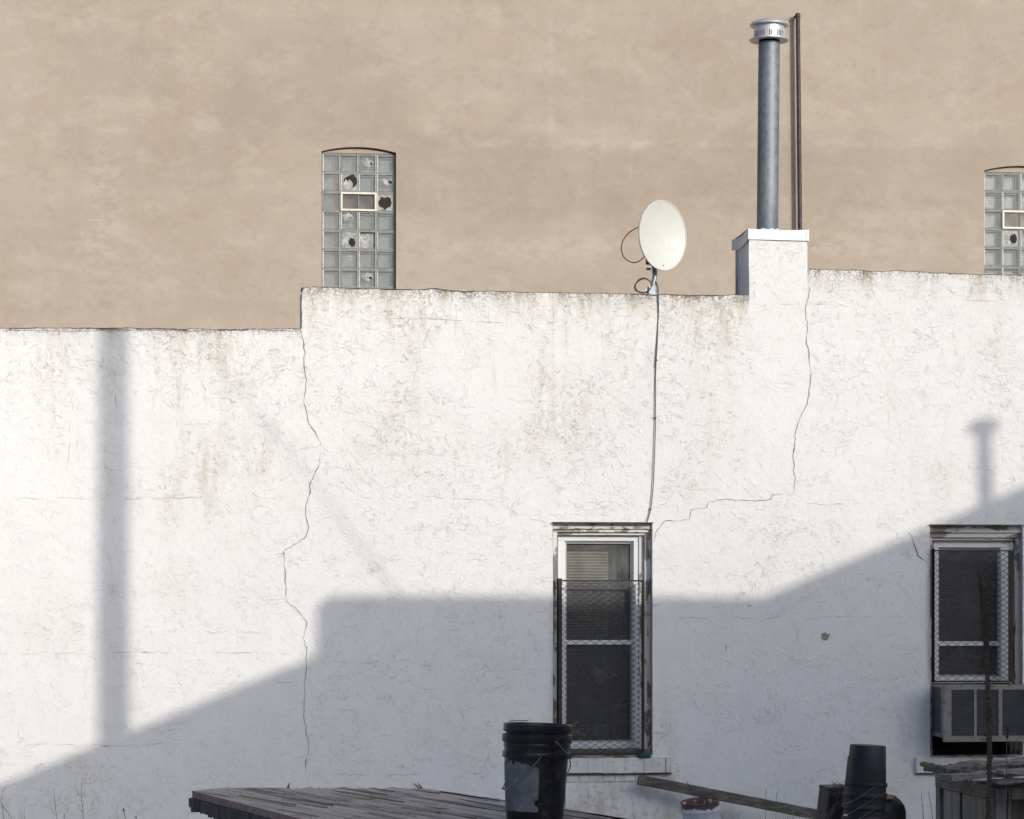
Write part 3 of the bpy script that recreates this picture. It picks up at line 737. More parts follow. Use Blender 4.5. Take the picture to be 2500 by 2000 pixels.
rs = MB(); xr = X(1625, DW-.05); rs.box(xr-.004, xr+.004, DW-.0575, DW-.055, s1[3]+.004, s1[2]-.004); rs.box(xr-.014, xr+.014, DW-.0580, DW-.0555, s1[2]-.010, s1[2]-.003); rs.build('rust_stain', M['rust_stain'], W1)
# brick course showing through under the first sill
bc = MB(); xq = X(1350)
while xq < X(1600):
    L = random.uniform(.085, .11); bc.box(xq, xq+L-.004, DW-.008-random.uniform(0, .003), DW+.02, s1[3]-.075, s1[3]-.016); xq += L
bc.build('brick_course', M['sill'], WB, bevel=.005)
# dark hollow under the conditioner
hb = MB(); zA = PY(2380, 1806, DW).z; hb.quad((WIN[1][0]+.03, DW+.25, WIN[1][2]), (WIN[1][1]-.03, DW+.25, WIN[1][2]), (WIN[1][1]-.03, DW+.25, zA+.6), (WIN[1][0]+.03, DW+.25, zA+.6)); hb.build('recess_board', M['brown_wood'], W2)

# ================================================================== AIR CONDITIONER
ax0 = X(2277, DW); ax1 = ax0+.83; ay0 = DW-.30
az1, az0 = PY(2400, 1672, ay0).z, PY(2400, 1811, ay0).z
AC = empty('air_conditioner', ((ax0+ax1)/2, DW-.1, az0), 'boxy beige window air conditioner with three dark louvered panels under the right-hand window', 'air conditioner')
b = MB(); bev = .035
# body with a sloping underside at the rear left
b.box(ax0, ax1, ay0+.012, DW+.06, az0+.035, az1-.006)
b.poly([(ax0, DW, az0+.035), (ax0, ay0+.012, az0+.035), (ax0+.05, ay0+.012, az0), (ax0+.05, DW, az0+.03)][::-1])
b.quad((ax0+.05, DW, az0+.03), (ax0+.05, ay0+.012, az0), (ax1, ay0+.012, az0), (ax1, DW, az0+.03))
b.build('body', M['ac'], AC, bevel=.006)
fp = MB()   # front fascia with openings
lou = [(2323, 2378), (2384.5, 2438), (2447, 2501), (2509, 2563)]
LX = [(X(a, ay0), X(c, ay0)) for a, c in lou]; lz1, lz0 = PY(2400, 1684, ay0).z, PY(2400, 1797, ay0).z
fx0 = ax0+.003
fp.box(fx0, ax1, ay0, ay0+.011, lz1, az1); fp.box(fx0, ax1, ay0, ay0+.011, az0, lz0)
ed = [fx0] + [q for p in LX for q in p] + [ax1]
for k in range(0, len(ed), 2): fp.box(ed[k], ed[k+1], ay0, ay0+.011, lz0+.0003, lz1-.0003)
fp.build('fascia', M['ac'], AC)
for a, c in LX:
    lb = MB(); nL = 22
    for k in range(nL):
        z0 = lz0+(lz1-lz0)*(k+.15)/nL; z1 = lz0+(lz1-lz0)*(k+.75)/nL
        lb.quad((a, ay0+.002, z0), (c, ay0+.002, z0), (c, ay0+.010, z1), (a, ay0+.010, z1))
    lo = lb.build('louver_panel', M['ac_slat'], AC)
    cb = MB(); cb.quad((a-.002, ay0+.0108, lz0-.002), (c+.002, ay0+.0108, lz0-.002), (c+.002, ay0+.0108, lz1+.002), (a-.002, ay0+.0108, lz1+.002)); cb.build('coil', M['ac_dark'], lo)
sg = MB(); zz = az0+.075
while zz < az1-.03:
    sg.box(ax0-.004, ax0-.0005, ay0+.075, DW-.02, zz, zz+.009); zz += .016
sgo = sg.build('side_grille', M['ac_slat'], AC)
sb = MB(); sb.box(ax0-.0022, ax0-.0004, ay0+.07, DW-.015, az0+.07, az1-.025); sb.build('coil', M['ac_dark'], sgo)
kn = MB(); kc = PY(2321, 1802, ay0)
kn.lathe([(.0001, -.007), (.008, -.006), (.010, 0)], (kc.x, ay0, kc.z), 14, Matrix.Rotation(R(-90), 4, 'X').inverted()); kn.build('drain_plug', M['logo'], AC, smooth=True)
tc = bpy.data.curves.new('badge', 'FONT'); tc.body = 'Amana'; tc.size = .036; tc.extrude = .0008; tc.shear = .35
to = bpy.data.objects.new('badge_tmp', tc); scene.collection.objects.link(to)
dg = bpy.context.evaluated_depsgraph_get(); tm = bpy.data.meshes.new_from_object(to.evaluated_get(dg)); bpy.data.objects.remove(to)
tm.name = 'badge'; tm.materials.clear(); tm.materials.append(M['logo'])
lc = PY(2393, 1808, ay0); tm.transform(Matrix.Translation(Vector((lc.x, ay0-.002, lc.z)) - wloc(AC)) @ Matrix.Rotation(R(90), 4, 'X'))
tb = bpy.data.objects.new('badge', tm); scene.collection.objects.link(tb); tb.parent = AC

# green object on the first sill
gr_ = MB(); gc = PY(1572, 1850, DW-.04)
Mx = Matrix.Diagonal((1, .42, 1, 1))
gr_.lathe([(.0001, 0), (.048, 0), (.055, .006), (.056, .030), (.052, .042), (.050, .040), (.046, .018), (.0001, .016)], (gc.x, DW-.052, s1[2]+.001), 28, Mx)
tag(gr_.build('planter_dish', M['green_plastic'], None, smooth=True), 'small dark green plastic dish on the right end of the chipped sill', 'dish')

# ================================================================== FLUE
FL = empty('flue_pipe', (X(1876, DW+.28), DW+.28, kz1), 'tall galvanised metal flue with a round slotted cap standing on the white chimney', 'flue')
fy = DW+.28; fx = FL.location.x; zt = PY(1877, 104, fy).z; ppm = 298.0
def pz(p): return PY(1877, p, fy).z
xb = PY(1873.5, 560, fy).x; xt = PY(1878, 104, fy).x
pp = MB(); NR = 30; prof_ = []
for k in range(NR+1):
    t = k/NR; prof_.append(t)
rings = []
for t in prof_:
    cx = xb+(xt-xb)*t; cz = kz1-.02+(zt-kz1+.02)*t; r0 = .0905 + (.0015 if .5 < t < .51 else 0)
    rings.append([pp.vert((cx+r0*math.cos(2*math.pi*j/48), fy+r0*math.sin(2*math.pi*j/48), cz)) for j in range(48)])
for a, c in zip(rings, rings[1:]):
    for j in range(48): pp.face((a[j], a[(j+1) % 48], c[(j+1) % 48], c[j]))
pp.build('pipe', M['galv'], FL, smooth=True)
cl = MB(); cl.lathe([(.125, kz1-.010), (.118, kz1+.012), (.100, kz1+.030), (.093, kz1+.034), (.085, kz1+.034)], (xb, fy, 0), 40, None, lambda r, z, a: (r*(1+.10*fbm(math.cos(a)*2, math.sin(a)*2, 4)), z+.012*fbm(math.cos(a)*2, math.sin(a)*2, z*9))); cl.build('sealant_collar', M['coping'], FL, smooth=True)
cap_ = MB(); zf = pz(97)
cap_.lathe([(.088, zf-.008), (.162, zf-.012), (.166, zf-.006), (.165, zf), (.120, zf+.010), (.088, zf+.010)], (xt, fy, 0), 56)
capo = cap_.build('cap', M['galv_bright'], FL, smooth=True)
dr = MB(); zd0, zd1, zd2 = zf+.006, zf+.062, zf+.118
dr.lathe([(.126, zd1), (.128, zd1+.002), (.128, zd2)], (xt, fy, 0), 64)
dr.lathe([(.128, zd0), (.128, zd0+.008)], (xt, fy, 0), 64)
for k in range(48):
    if k % 12 in (0,): wd_ = .013
    else: wd_ = .0042
    a = 2*math.pi*(k+.5)/48 - .45
    dr.box(-wd_, wd_, -.0015, .0015, zd0+.007, zd1+.002, Matrix.Translation((xt+.128*math.cos(a), fy+.128*math.sin(a), 0)) @ Matrix.Rotation(a+math.pi/2, 4, 'Z'))
dr.build('slotted_drum', M['galv_bright'], capo, smooth=False)
ins = MB(); ins.lathe([(.112, zd0), (.112, zd2)], (xt, fy, 0), 40); ins.build('inner_sleeve', M['black_iron'], capo, smooth=True)
dm = MB(); dm.lathe([(.100, zd2-.004), (.160, zd2-.004), (.164, zd2), (.163, zd2+.006), (.150, zd2+.022), (.118, zd2+.038), (.07, zd2+.050), (.0001, zd2+.056)], (xt, fy, 0), 56); dm.build('dome', M['galv_bright'], capo, smooth=True)

# ================================================================== SATELLITE DISH
base = PY(1592, 719, DW+.16)
DS = empty('satellite_dish', base, 'cream oval satellite dish on a short grey mast on the parapet', 'satellite dish')
dc = PY(1618, 575, DW+.05)
azd, eld = R(34), R(-1)
nrm = Vector((math.sin(azd)*math.cos(eld), -math.cos(azd)*math.cos(eld), math.sin(eld))).normalized()
up0 = Vector((0,0,1)); sx = up0.cross(nrm).normalized(); sy = nrm.cross(sx).normalized()
Md = Matrix((sx, sy, nrm)).transposed().to_4x4()
rd = .272; pr = [(.0001, -.055)] + [(rd*k/10, -.055+.055*(k/10)**2) for k in range(1, 11)]
db = MB(); db.lathe(pr + [(rd+.003, .006), (rd+.009, .006), (rd+.011, .001), (rd+.0105, -.007)], dc, 72, Md @ Matrix.Diagonal((.97, 1.03, 1, 1)))
db.build('reflector', M['dish'], DS, smooth=True)
bk = MB(); bk.lathe([(rd+.0100, -.007)] + [(rd*k/10, -.066+.055*(k/10)**2) for k in range(10, 0, -1)] + [(.0001, -.066)], dc, 60, Md @ Matrix.Diagonal((.97, 1.03, 1, 1))); bk.build('reflector_back', M['dish_back'], DS, smooth=True)
sc_ = MB()
for (u, v) in ((0.02, -.245),): sc_.lathe([(.0001, .004), (.006, .003), (.007, 0)], dc+sx*u+sy*v+nrm*(-.055+.055*(.245/rd)**2+.002), 10, Md)
sc_.build('screw', M['galv_grey'], DS)
mast_top = dc - nrm*.115 - sy*.13
ms = MB(); q0 = PY(1590, 715, DW+.16); q1 = PY(1599, 675, DW+.16)
ms.tube([q0, q1, mast_top], .021, 16); ms.build('mast', M['galv_grey'], DS, smooth=True)
br = MB(); br.bar(dc-nrm*.07-sy*.20, dc-nrm*.07+sy*.02, .09, .03, nrm); br.bar(mast_top-Vector((0,0,.10))-Vector((.03,0,0)), mast_top+Vector((-.03,0,.09)), .05, .07, Vector((0,1,0)))
br.bar(mast_top-Vector((0,0,.09))+Vector((.028,0,0)), mast_top+Vector((.028,0,.05)), .02, .06, Vector((0,1,0)))
br.build('bracket', M['black_iron'], DS, bevel=.004)
bo = MB(); pb = PY(1614, 657, DW+.1); bo.tube([pb+Vector((-.02,0,.0)), pb+Vector((.012,0,0))], .008, 6); bo.build('bolt', M['galv_grey'], DS); bo = MB(); pb2 = PY(1580, 657, DW+.12); bo.tube([pb2+Vector((-.006,0,0)), pb2+Vector((.03,0,0))], .010, 6); bo.build('bolt', M['galv_grey'], DS)
ft = MB(); fb = Vector((q0.x, q0.y, q0.z))
def gus(s):
    a = fb + Vector((s*.018, -.005, .07)); bb = fb+Vector((s*.085, -.015, -.03)); c2 = fb+Vector((s*.018, -.005, -.03))
    o = Vector((0, .006, 0)); ft.poly([a, bb, c2]); ft.poly([a+o, c2+o, bb+o]); ft.quad(a, a+o, bb+o, bb)
gus(-1); gus(1); ft.box(fb.x-.10, fb.x+.12, fb.y-.06, fb.y+.08, fb.z-.038, fb.z-.030); ft.box(fb.x-.026, fb.x+.026, fb.y-.03, fb.y+.03, fb.z-.03, fb.z+.055)
ft.build('foot', M['galv_grey'], DS)
def smooth_path(pts, n=6):
    out = []
    P = [Vector(p) for p in pts]
    for i in range(len(P)-1):
        p0, p1, p2, p3 = P[max(0, i-1)], P[i], P[i+1], P[min(len(P)-1, i+2)]
        for k in range(n):
            t = k/n; out.append(.5*((2*p1)+(-p0+p2)*t+(2*p0-5*p1+4*p2-p3)*t*t+(-p0+3*p1-3*p2+p3)*t**3))
    out.append(P[-1]); return out
lp = MB(); lp.tube(smooth_path([PY(a, c, DW+.12) for a, c in ((1575, 552), (1557, 556), (1536, 568), (1521, 588), (1517, 610), (1525, 630), (1543, 641), (1560, 638), (1575, 624), (1584, 605))]), .0042, 8); lp.build('feed_cable', M['cable'], DS, smooth=True)
l2 = MB(); l2.tube(smooth_path([PY(a, c, DW+.10) for a, c in ((1590, 690), (1578, 681), (1562, 684), (1550, 697), (1552, 709), (1562, 713), (1576, 714), (1588, 704))]), .0055, 8)
l2.tube(smooth_path([PY(a, c, DW+.11) for a, c in ((1588, 688), (1576, 679), (1561, 682), (1552, 694), (1553, 706), (1564, 715), (1578, 713))]), .004, 8); l2.build('cable_coil', M['cable'], DS, smooth=True)
cb = MB()
pts = [PY(1600, 690, DW+.10), PY(1604, 700, DW+.02)] + [PY(a, c, DW-.016) for a, c in ((1605, 722), (1607, 760), (1605, 830), (1601, 900), (1600, 960), (1600, 1040), (1598, 1110), (1595, 1180), (1590, 1235), (1583, 1264))] + [PY(1579, 1278, DW-.04)]
cb.tube(smooth_path(pts), .0042, 8)
pts2 = [p + Vector((.009*math.sin(i*.9), -.002, .01)) for i, p in enumerate(pts[:6])]
cb.tube(smooth_path(pts2), .003, 8)
tag(cb.build('coaxial_cable', M['cable_green'], None, smooth=True), 'thin dark cable hanging down the white wall from the satellite dish to the window', 'cable')
for (a, c) in ((1602, 880), (1600, 1020), (1588, 1243)):
    cp_ = MB(); p = PY(a, c, DW-.010); cp_.box(p.x-.009, p.x+.009, DW-.021, DW-.001, p.z-.006, p.z+.004)
    cp_.build('cable_clip', M['cable'], WB)

# ================================================================== BEIGE BUILDING
BB = empty('beige_building', (5, DB, 0), 'tall plain beige rendered building behind with glass block windows', 'building')
XW = lambda px: X(px, DB); ZW = lambda py, px=880: PY(px, py, DB).z
bwin = [(785, 967, 369, 357, 706), (2403, 2585, 416, 403, 760)]    # x0,x1, spring y, apex y, bottom y
BW = []
for x0, x1, ys, ya, yb in bwin: BW.append((XW(x0), XW(x1), PY(x0, ys, DB).z, PY(x0, ya, DB).z, PY(x0, yb, DB).z))
bx = sorted([-9+.25*i for i in range(int(30/.25)+1)] + [q for w_ in BW for q in w_[:2]])
bzs = sorted([.25*i for i in range(47)] + [w_[3] for w_ in BW] + [w_[4] for w_ in BW])
b = MB(); pal = []
PAL = [(250,480,40,140,.8),(290,320,50,12,.7),(230,600,60,40,.5),(1290,352,500,9,.8),(1700,352,220,7,.9),(2150,350,300,10,.7),(1250,610,130,26,.6),(1480,600,150,24,.5),(2050,600,200,35,.6),(1345,200,6,200,.6),(1540,400,5,60,.8),(1605,400,4,50,.6),(1340,370,6,50,.6),(1785,420,4,40,.5),(700,150,30,90,.4),(360,690,200,30,.4),(1000,620,80,40,.3),(2250,500,60,60,.5),(640,200,8,100,.4)]
PW = [(XW(a), ZW(c, a), d/229, e/229, f) for a, c, d, e, f in PAL]
def pale(x, z):
    s = 0
    for a, c, d, e, f in PW:
        u, v = (x-a)/d, (z-c)/e
        if abs(u) < 2 and abs(v) < 2: s += f*math.exp(-(u*u+v*v))
    return min(1, s)
DK = [(1500,440,520,75,1),(1150,420,200,90,.8),(2150,420,330,80,.9),(780,200,190,130,.9),(1750,200,140,160,.5),(1400,240,160,60,.6),(300,170,120,60,.5),(350,390,160,60,.5),(1300,540,220,40,.5),(2350,120,200,100,.35),(80,560,160,60,.4)]
DKW = [(XW(a), ZW(c, a), d/229, e/229, f) for a, c, d, e, f in DK]
def tone(x, z):
    s = 0
    for a, c, d, e, f in DKW:
        u, v = (x-a)/d, (z-c)/e
        if abs(u) < 1.8 and abs(v) < 1.8: s += f*sstep(1.35, .85, max(abs(u), abs(v)) + .35*fbm(x*1.3, z*1.3, f, 3))
    return min(1, s)
import bisect
fx_ = sorted(set([round(XW(-40)+.06*i, 4) for i in range(int((XW(2600)-XW(-40))/.06)+1)] + bx)); fz_ = sorted(set([round(3.6+.05*i, 4) for i in range(int(5.4/.05))] + bzs))
fx_ = [x for i, x in enumerate(fx_) if i == 0 or x-fx_[i-1] > 1e-3]; fz_ = [z for i, z in enumerate(fz_) if i == 0 or z-fz_[i-1] > 1e-3]
ids = {}
for i, x in enumerate(fx_):
    for j, z in enumerate(fz_): ids[i, j] = b.vert((x, DB, z)); pal.append(pale(x, z))
for i in range(len(fx_)-1):
    for j in range(len(fz_)-1):
        cx, cz = (fx_[i]+fx_[i+1])/2, (fz_[j]+fz_[j+1])/2
        if any(w_[0]-1e-3 < cx < w_[1]+1e-3 and w_[4]-1e-3 < cz < w_[3]+1e-3 for w_ in BW): continue
        b.face((ids[i, j], ids[i+1, j], ids[i+1, j+1], ids[i, j+1]))
def archz(w_, u):       # u in -1..1
    return w_[2] + (w_[3]-w_[2])*(1-u*u)
for w_ in BW:
    cx = (w_[0]+w_[1])/2; hw = (w_[1]-w_[0])/2; n_ = 20
    for k in range(n_):
        u0, u1 = -1+2*k/n_, -1+2*(k+1)/n_
        x0, x1 = cx+hw*u0, cx+hw*u1; z0, z1 = archz(w_, u0), archz(w_, u1)
        n0 = len(b.v); b.quad((x0, DB, z0), (x1, DB, z1), (x1, DB, w_[3]), (x0, DB, w_[3])); b.quad((x0, DB, z0), (x0, DB+.1, z0), (x1, DB+.1, z1), (x1, DB, z1))
    for xx in (w_[0], w_[1]): b.quad((xx, DB, w_[4]), (xx, DB+.1, w_[4]), (xx, DB+.1, w_[2]), (xx, DB, w_[2]))
    b.quad((w_[0], DB, w_[4]), (w_[1], DB, w_[4]), (w_[1], DB+.1, w_[4]), (w_[0], DB+.1, w_[4]))
while len(pal) < len(b.v): pal.append(0)
b.build('wall', M['beige'], BB, attrs={'pale': pal, 'tone': [tone(v[0], v[2]) for v in b.v]})
b2 = MB(); b2.box(-9.5, 21.5, DB+.25, DB+9, 0, 11.5); b2.build('building_mass', M['beige'], BB)
def jag(cx, cz, rx, rz, y, seed, n=18, sq=.25):
    return [(cx+rx*(1+sq*fbm(k*.9, seed))*math.cos(2*math.pi*k/n), y, cz+rz*(1+sq*fbm(k*.9, seed+3))*math.sin(2*math.pi*k/n)) for k in range(n)][::-1]
def block_window(w_, rows, ybot, vents, broken, label):
    x0, x1 = w_[0], w_[1]; ztop = w_[2]-.012; zbot = w_[4]; cols = 4
    px_ = (x1-x0-.02)/cols; pz_ = ybot; yf = DB+.055
    mo = MB(); t = .012; zmin = ztop-rows*pz_
    # mortar grid as bars butted together
    for c in range(cols+1): mo.box(x0+.004+c*px_-t*.5+.006, x0+.004+c*px_+t*.5+.006, yf-.002, yf+.12, zmin, ztop)
    for c in range(cols):
        for r in range(rows+1):
            if r in (0, rows) or not any(vr == r-.0 and 0 for vr in ()):
                mo.box(x0+.010+c*px_+t*.5, x0+.010+(c+1)*px_-t*.5, yf-.001, yf+.12, ztop-r*pz_-t*.5, ztop-r*pz_+t*.5)
    win = mo.build('glass_block_window', M['mortar'], BB); tag(win, label)
    # tympanum
    ty = MB(); cx = (x0+x1)/2; hw = (x1-x0)/2; n_ = 20
    for k in range(n_):
        u0, u1 = -1+2*k/n_, -1+2*(k+1)/n_
        ty.quad((cx+hw*u0, yf-.01, ztop+.004), (cx+hw*u1, yf-.01, ztop+.004), (cx+hw*u1, yf-.01, archz(w_, u1)+.02), (cx+hw*u0, yf-.01, archz(w_, u0)+.02))
    ty.build('arch_filling', M['beige'], win)
    arc = MB(); 
    for k in range(n_):
        u0, u1 = -1+2*k/n_, -1+2*(k+1)/n_
        h0, h1 = .010+.006*(1+u0)*.5+.003*random.random(), .010+.006*(1+u1)*.5
        arc.quad((cx+hw*u0, yf-.012, archz(w_, u0)-h0), (cx+hw*u1, yf-.012, archz(w_, u1)-h1), (cx+hw*u1, yf-.012, archz(w_, u1)+.004), (cx+hw*u0, yf-.012, archz(w_, u0)+.004))
    arc.build('arch_gap', M['drain'], win)
    for r in range(rows):
        for c in range(cols):
            if (r, c) in vents: continue
            a0, a1 = x0+.010+c*px_+t*.5, x0+.010+(c+1)*px_-t*.5; z1, z0 = ztop-r*pz_-t*.5, ztop-(r+1)*pz_+t*.5
            kind = broken.get((r, c)); gb = MB(); e = .010; yb = yf+.085
            gb.cur = 1; sides = 0
            # ring of solid glass edge (left one often painted as a sunlit glint), then inner walls back to the rear face
            for (p, q, s_, u) in (((a0, z0), (a1, z0), (a1-e, z0+e), (a0+e, z0+e)), ((a1, z0), (a1, z1), (a1-e, z1-e), (a1-e, z0+e)), ((a1, z1), (a0, z1), (a0+e, z1-e), (a1-e, z1-e)), ((a0, z1), (a0, z0), (a0+e, z0+e), (a0+e, z1-e))):
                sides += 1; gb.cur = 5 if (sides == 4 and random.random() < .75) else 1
                gb.quad((p[0], yf, p[1]), (q[0], yf, q[1]), (s_[0], yf-.004, s_[1]), (u[0], yf-.004, u[1])); gb.cur = 1
                gb.quad((u[0], yf-.004, u[1]), (s_[0], yf-.004, s_[1]), (s_[0], yb, s_[1]), (u[0], yb, u[1]))
            gb.cur = 0; gb.quad((a0+e, yb, z0+e), (a1-e, yb, z0+e), (a1-e, yb, z1-e), (a0+e, yb, z1-e))
            w2, h2 = a1-a0, z1-z0; cxx, czz = (a0+a1)/2, (z0+z1)/2
            if kind is None or kind[0] == 'frost':
                gb.cur = 2; gb.quad((a0+e, yf+.002, z0+e), (a1-e, yf+.002, z0+e), (a1-e, yf+.002, z1-e), (a0+e, yf+.002, z1-e))
            if kind:
                gb.cur = 3
                if kind[0] == 'frost':
                    gb.poly(jag(cxx+kind[1]*w2, czz+kind[2]*h2, w2*.30, h2*.22, yf-.001, r*3+c, 16, .8))
                    gb.cur = 4; gb.poly(jag(cxx+kind[1]*w2+.03, czz+kind[2]*h2-.01, w2*kind[3], h2*kind[3]*.7, yf-.003, r*5+c, 12, .7))
                elif kind[0] == 'clay':
                    gb.poly([(a0+e, yf+.03, z0+e), (a1-e, yf+.03, z0+e), (a1-e, yf+.03, z1-e), (a0+e, yf+.03, z1-e)])
                else:
                    # broken face: dusty shards left around a flat dark patch for the hole's shade
                    gb.cur = 3; gb.poly([(a0+e, yf+.004, z0+e), (a1-e, yf+.004, z0+e), (a1-e, yf+.004, z1-e), (a0+e, yf+.004, z1-e)])
                    gb.cur = 4; gb.poly(jag(cxx+kind[1]*w2, czz+kind[2]*h2, w2*kind[3], h2*kind[4], yf-.001, r*7+c, 20, .45))
                    if kind[3] == .40 and r == 1: gb.cur = 0; gb.poly(jag(cxx-.10*w2, czz-.13*h2, w2*.30, h2*.27, yf-.004, 5, 16, .4))
            o = gb.build('glass_block', [M['block_body'], M['block_side'], M['block_pane'], M['frost'], M['void_shade'], M['edge_glint']], win)
            if kind and kind[0] == 'hole': tag(o, 'broken glass block with a dark hole')
    for vr, vc in [v for v in vents if (v[0], v[1]-1) not in vents]:
        a0, a1 = x0+.010+vc*px_+t*.5-.004, x0+.010+(vc+2)*px_-t*.5+.004; z1, z0 = ztop-vr*pz_-t*.5+.003, ztop-(vr+1)*pz_+t*.5-.003; f = .020
        vf = MB(); vf.box(a0, a1, yf-.02, yf+.03, z1-f, z1); vf.box(a0, a1, yf-.02, yf+.03, z0, z0+f); vf.box(a0, a0+f, yf-.02, yf+.03, z0+f+.0005, z1-f-.0005); vf.box(a1-f, a1, yf-.02, yf+.03, z0+f+.0005, z1-f-.0005)
        vf.build('vent_frame', M['cream_metal'], win)
        vb = MB(); vb.quad((a0, yf+.09, z0), (a1, yf+.09, z0), (a1, yf+.09, z1), (a0, yf+.09, z1)); vb.build('vent_interior', M['vent_in'], win)
        vg = MB(); vg.quad((a0+f, yf+.01, z0+f), (a1-f, yf+.01, z0+f), (a1-f, yf+.01, z1-f), (a0+f, yf+.01, z1-f)); vg.build('vent_pane', M['pane'], win)
    bk_ = MB(); bk_.quad((x0, yf+.125, zbot-.1), (x1, yf+.125, zbot-.1), (x1, yf+.125, ztop+.1), (x0, yf+.125, ztop+.1)); bk_.build('backing', M['void_shade'], win)
p_ = 47.4/229.0
block_window(BW[0], 7, 46.9/229, {(2, 1), (2, 2)}, {(0, 2): ('frost', .05, .05, .09), (1, 1): ('hole', .08, .06, .40, .36), (1, 3): ('frost', .1, .1, .12), (2, 3): ('hole', -.04, -.02, .40, .34), (3, 1): ('frost', -.1, .2, .05), (4, 1): ('hole', .16, -.12, .20, .24), (4, 2): ('clay',), (6, 2): ('frost', 0, .1, .1)}, 'arched glass block window with several broken blocks')
block_window(BW[1], 8, 47.5/229, {(2, 1), (2, 2)}, {(3, 1): ('hole', .16, 0, .20, .26)}, 'arched glass block window cut by the right edge, one block broken')
dp = MB()
px0 = PY(1949, 32, DB-.11); pbot = PY(1955, 640, DB-.11)
so_p = .088
dp.tube([(px0.x, DB-so_p, px0.z-.012), (pbot.x, DB-so_p, pbot.z), (pbot.x, DB-so_p, .0)], .024, 14)
dp.lathe([(.0001, .012), (.022, .012), (.029, .004), (.029, -.028), (.024, -.032)], (px0.x, DB-so_p, px0.z-.01), 18)
dp.tube([(px0.x-.012, DB+.02, px0.z-.02), (px0.x-.012, DB-so_p, px0.z-.02)], .014, 8)
DPp = dp.build('drain_pipe', M['drain'], None, smooth=True); tag(DPp, 'thin dark brown iron pipe fixed up the beige wall behind the flue', 'pipe')

# ================================================================== THINGS BEHIND THE CAMERA THAT THROW THE SHADOWS
YC = 6.0
def cast(px, py, Y=YC):
    W_ = PY(px, py, DW); t = (DW-Y)/(math.cos(SAZ)*math.cos(SEL)); return W_ + SUN*t
sil = [cast(*p) for p in ((-900, 2283), (790, 1593), (809, 1590), (810, 1453), (1866, 1458), (2500, 1186), (3500, 745))]
NB = empty('neighbouring_building', (14, YC, 0), 'brick building standing off to the right whose stepped roofline shades the lower wall', 'building')
nb = MB()
def prism(prof, y0, y1):
    f_ = [Vector((prof[0].x, y0, 0))] + [Vector((p.x, y0, p.z)) for p in prof] + [Vector((prof[-1].x, y0, 0))]; dv = Vector((0, y1-y0, 0))
    nb.poly(f_); nb.poly([p+dv for p in f_][::-1])
    for a, c in zip(f_, f_[1:]): nb.quad(a, a+dv, c+dv, c)
prism(sil, YC, YC-.25)
prism([p-Vector((0,0,1.1)) for p in sil], YC-.26, YC-6)
nb.build('wall', M['brickc'], NB)
vp = MB(); v0, v1 = cast(2411, 1225, YC-.3), cast(2402, 1040, YC-.3)
vp.tube([v0-Vector((0,0,.5)), v1], .06, 16); vpo = vp.build('roof_vent', M['galv_grey'], NB, smooth=True)
vc = MB(); vc.lathe([(.0001, .09), (.07, .08), (.125, .04), (.125, .0), (.0001, 0)], v1-Vector((0,0,.03)), 24); vc.build('vent_cap', M['galv_grey'], vpo, smooth=True)
up_ = MB(); u0 = cast(277, 1700, YC-.6); up_.tube([(u0.x, u0.y, 0), (u0.x-.0, u0.y, 15.5)], [.120, .108], 20)
UP = empty('utility_pole', (u0.x, u0.y, 0), 'tall wooden utility pole off to the right, its shadow a vertical band', 'pole')
up_.build('pole', M['pole_wood'], UP, smooth=True)
ov = MB(); c0 = cast(285, 560, YC-.6); c1 = cast(1010, 1500, YC-.6); ov.tube([c0, c1], .008, 8); tag(ov.build('overhead_cable', M['cable'], None), 'thick cable sloping from the utility pole to the brick roof', 'cable')

# ================================================================== WORKTABLE (rotting plywood top)
TZ = .98
L0 = PZ(471, 1931, TZ); L1 = PZ(700, 1990, TZ); F1 = PZ(545, 1923.5, TZ); F2 = PZ(1030, 1924.5, TZ); R1 = PZ(1500, 1997, TZ)
dL = (L1-L0).normalized(); dR = (R1-F2).normalized()
NL = L0 + dL*((10.9-L0.y)/dL.y); NR_ = F2 + dR*((10.9-F2.y)/dR.y)
DECKROT = -math.atan2(dR.y, dR.x)
M['deck'] = deck_mat()
TB = empty('plywood_table', ((L0.x+R1.x)/2, 12.4, 0), 'rotting grey plywood table top with splintered layers and a skirt of plank ends', 'table')
out = [L0, F1, PZ(700, 1923, TZ), F2, PZ(1130, 1940, TZ), PZ(1230, 1953, TZ), PZ(1400, 1979, TZ), R1, NR_, NL]
# subdivide outline, jagged on the far and right sides
edge = []
for i, (a, c) in enumerate(zip(out, out[1:]+out[:1])):
    m_ = max(2, int((c-a).length/.03))
    for k in range(m_):
        p = a.lerp(c, k/m_)
        if i < 8: j = .016 if i in (0, 1) else .05; p = p + Vector((random.uniform(-j, j)*.5, random.uniform(-j, j)*1.6*(1 if i > 1 else .6), 0))
        edge.append(p)
tt = MB(); th = .036
tt.poly([p for p in edge][::-1]); tt.poly([p-Vector((0,0,th)) for p in edge])
for a, c in zip(edge, edge[1:]+edge[:1]): tt.quad(a, c, c-Vector((0,0,th)), a-Vector((0,0,th)))
tt.build('table_top', M['deck'], TB)
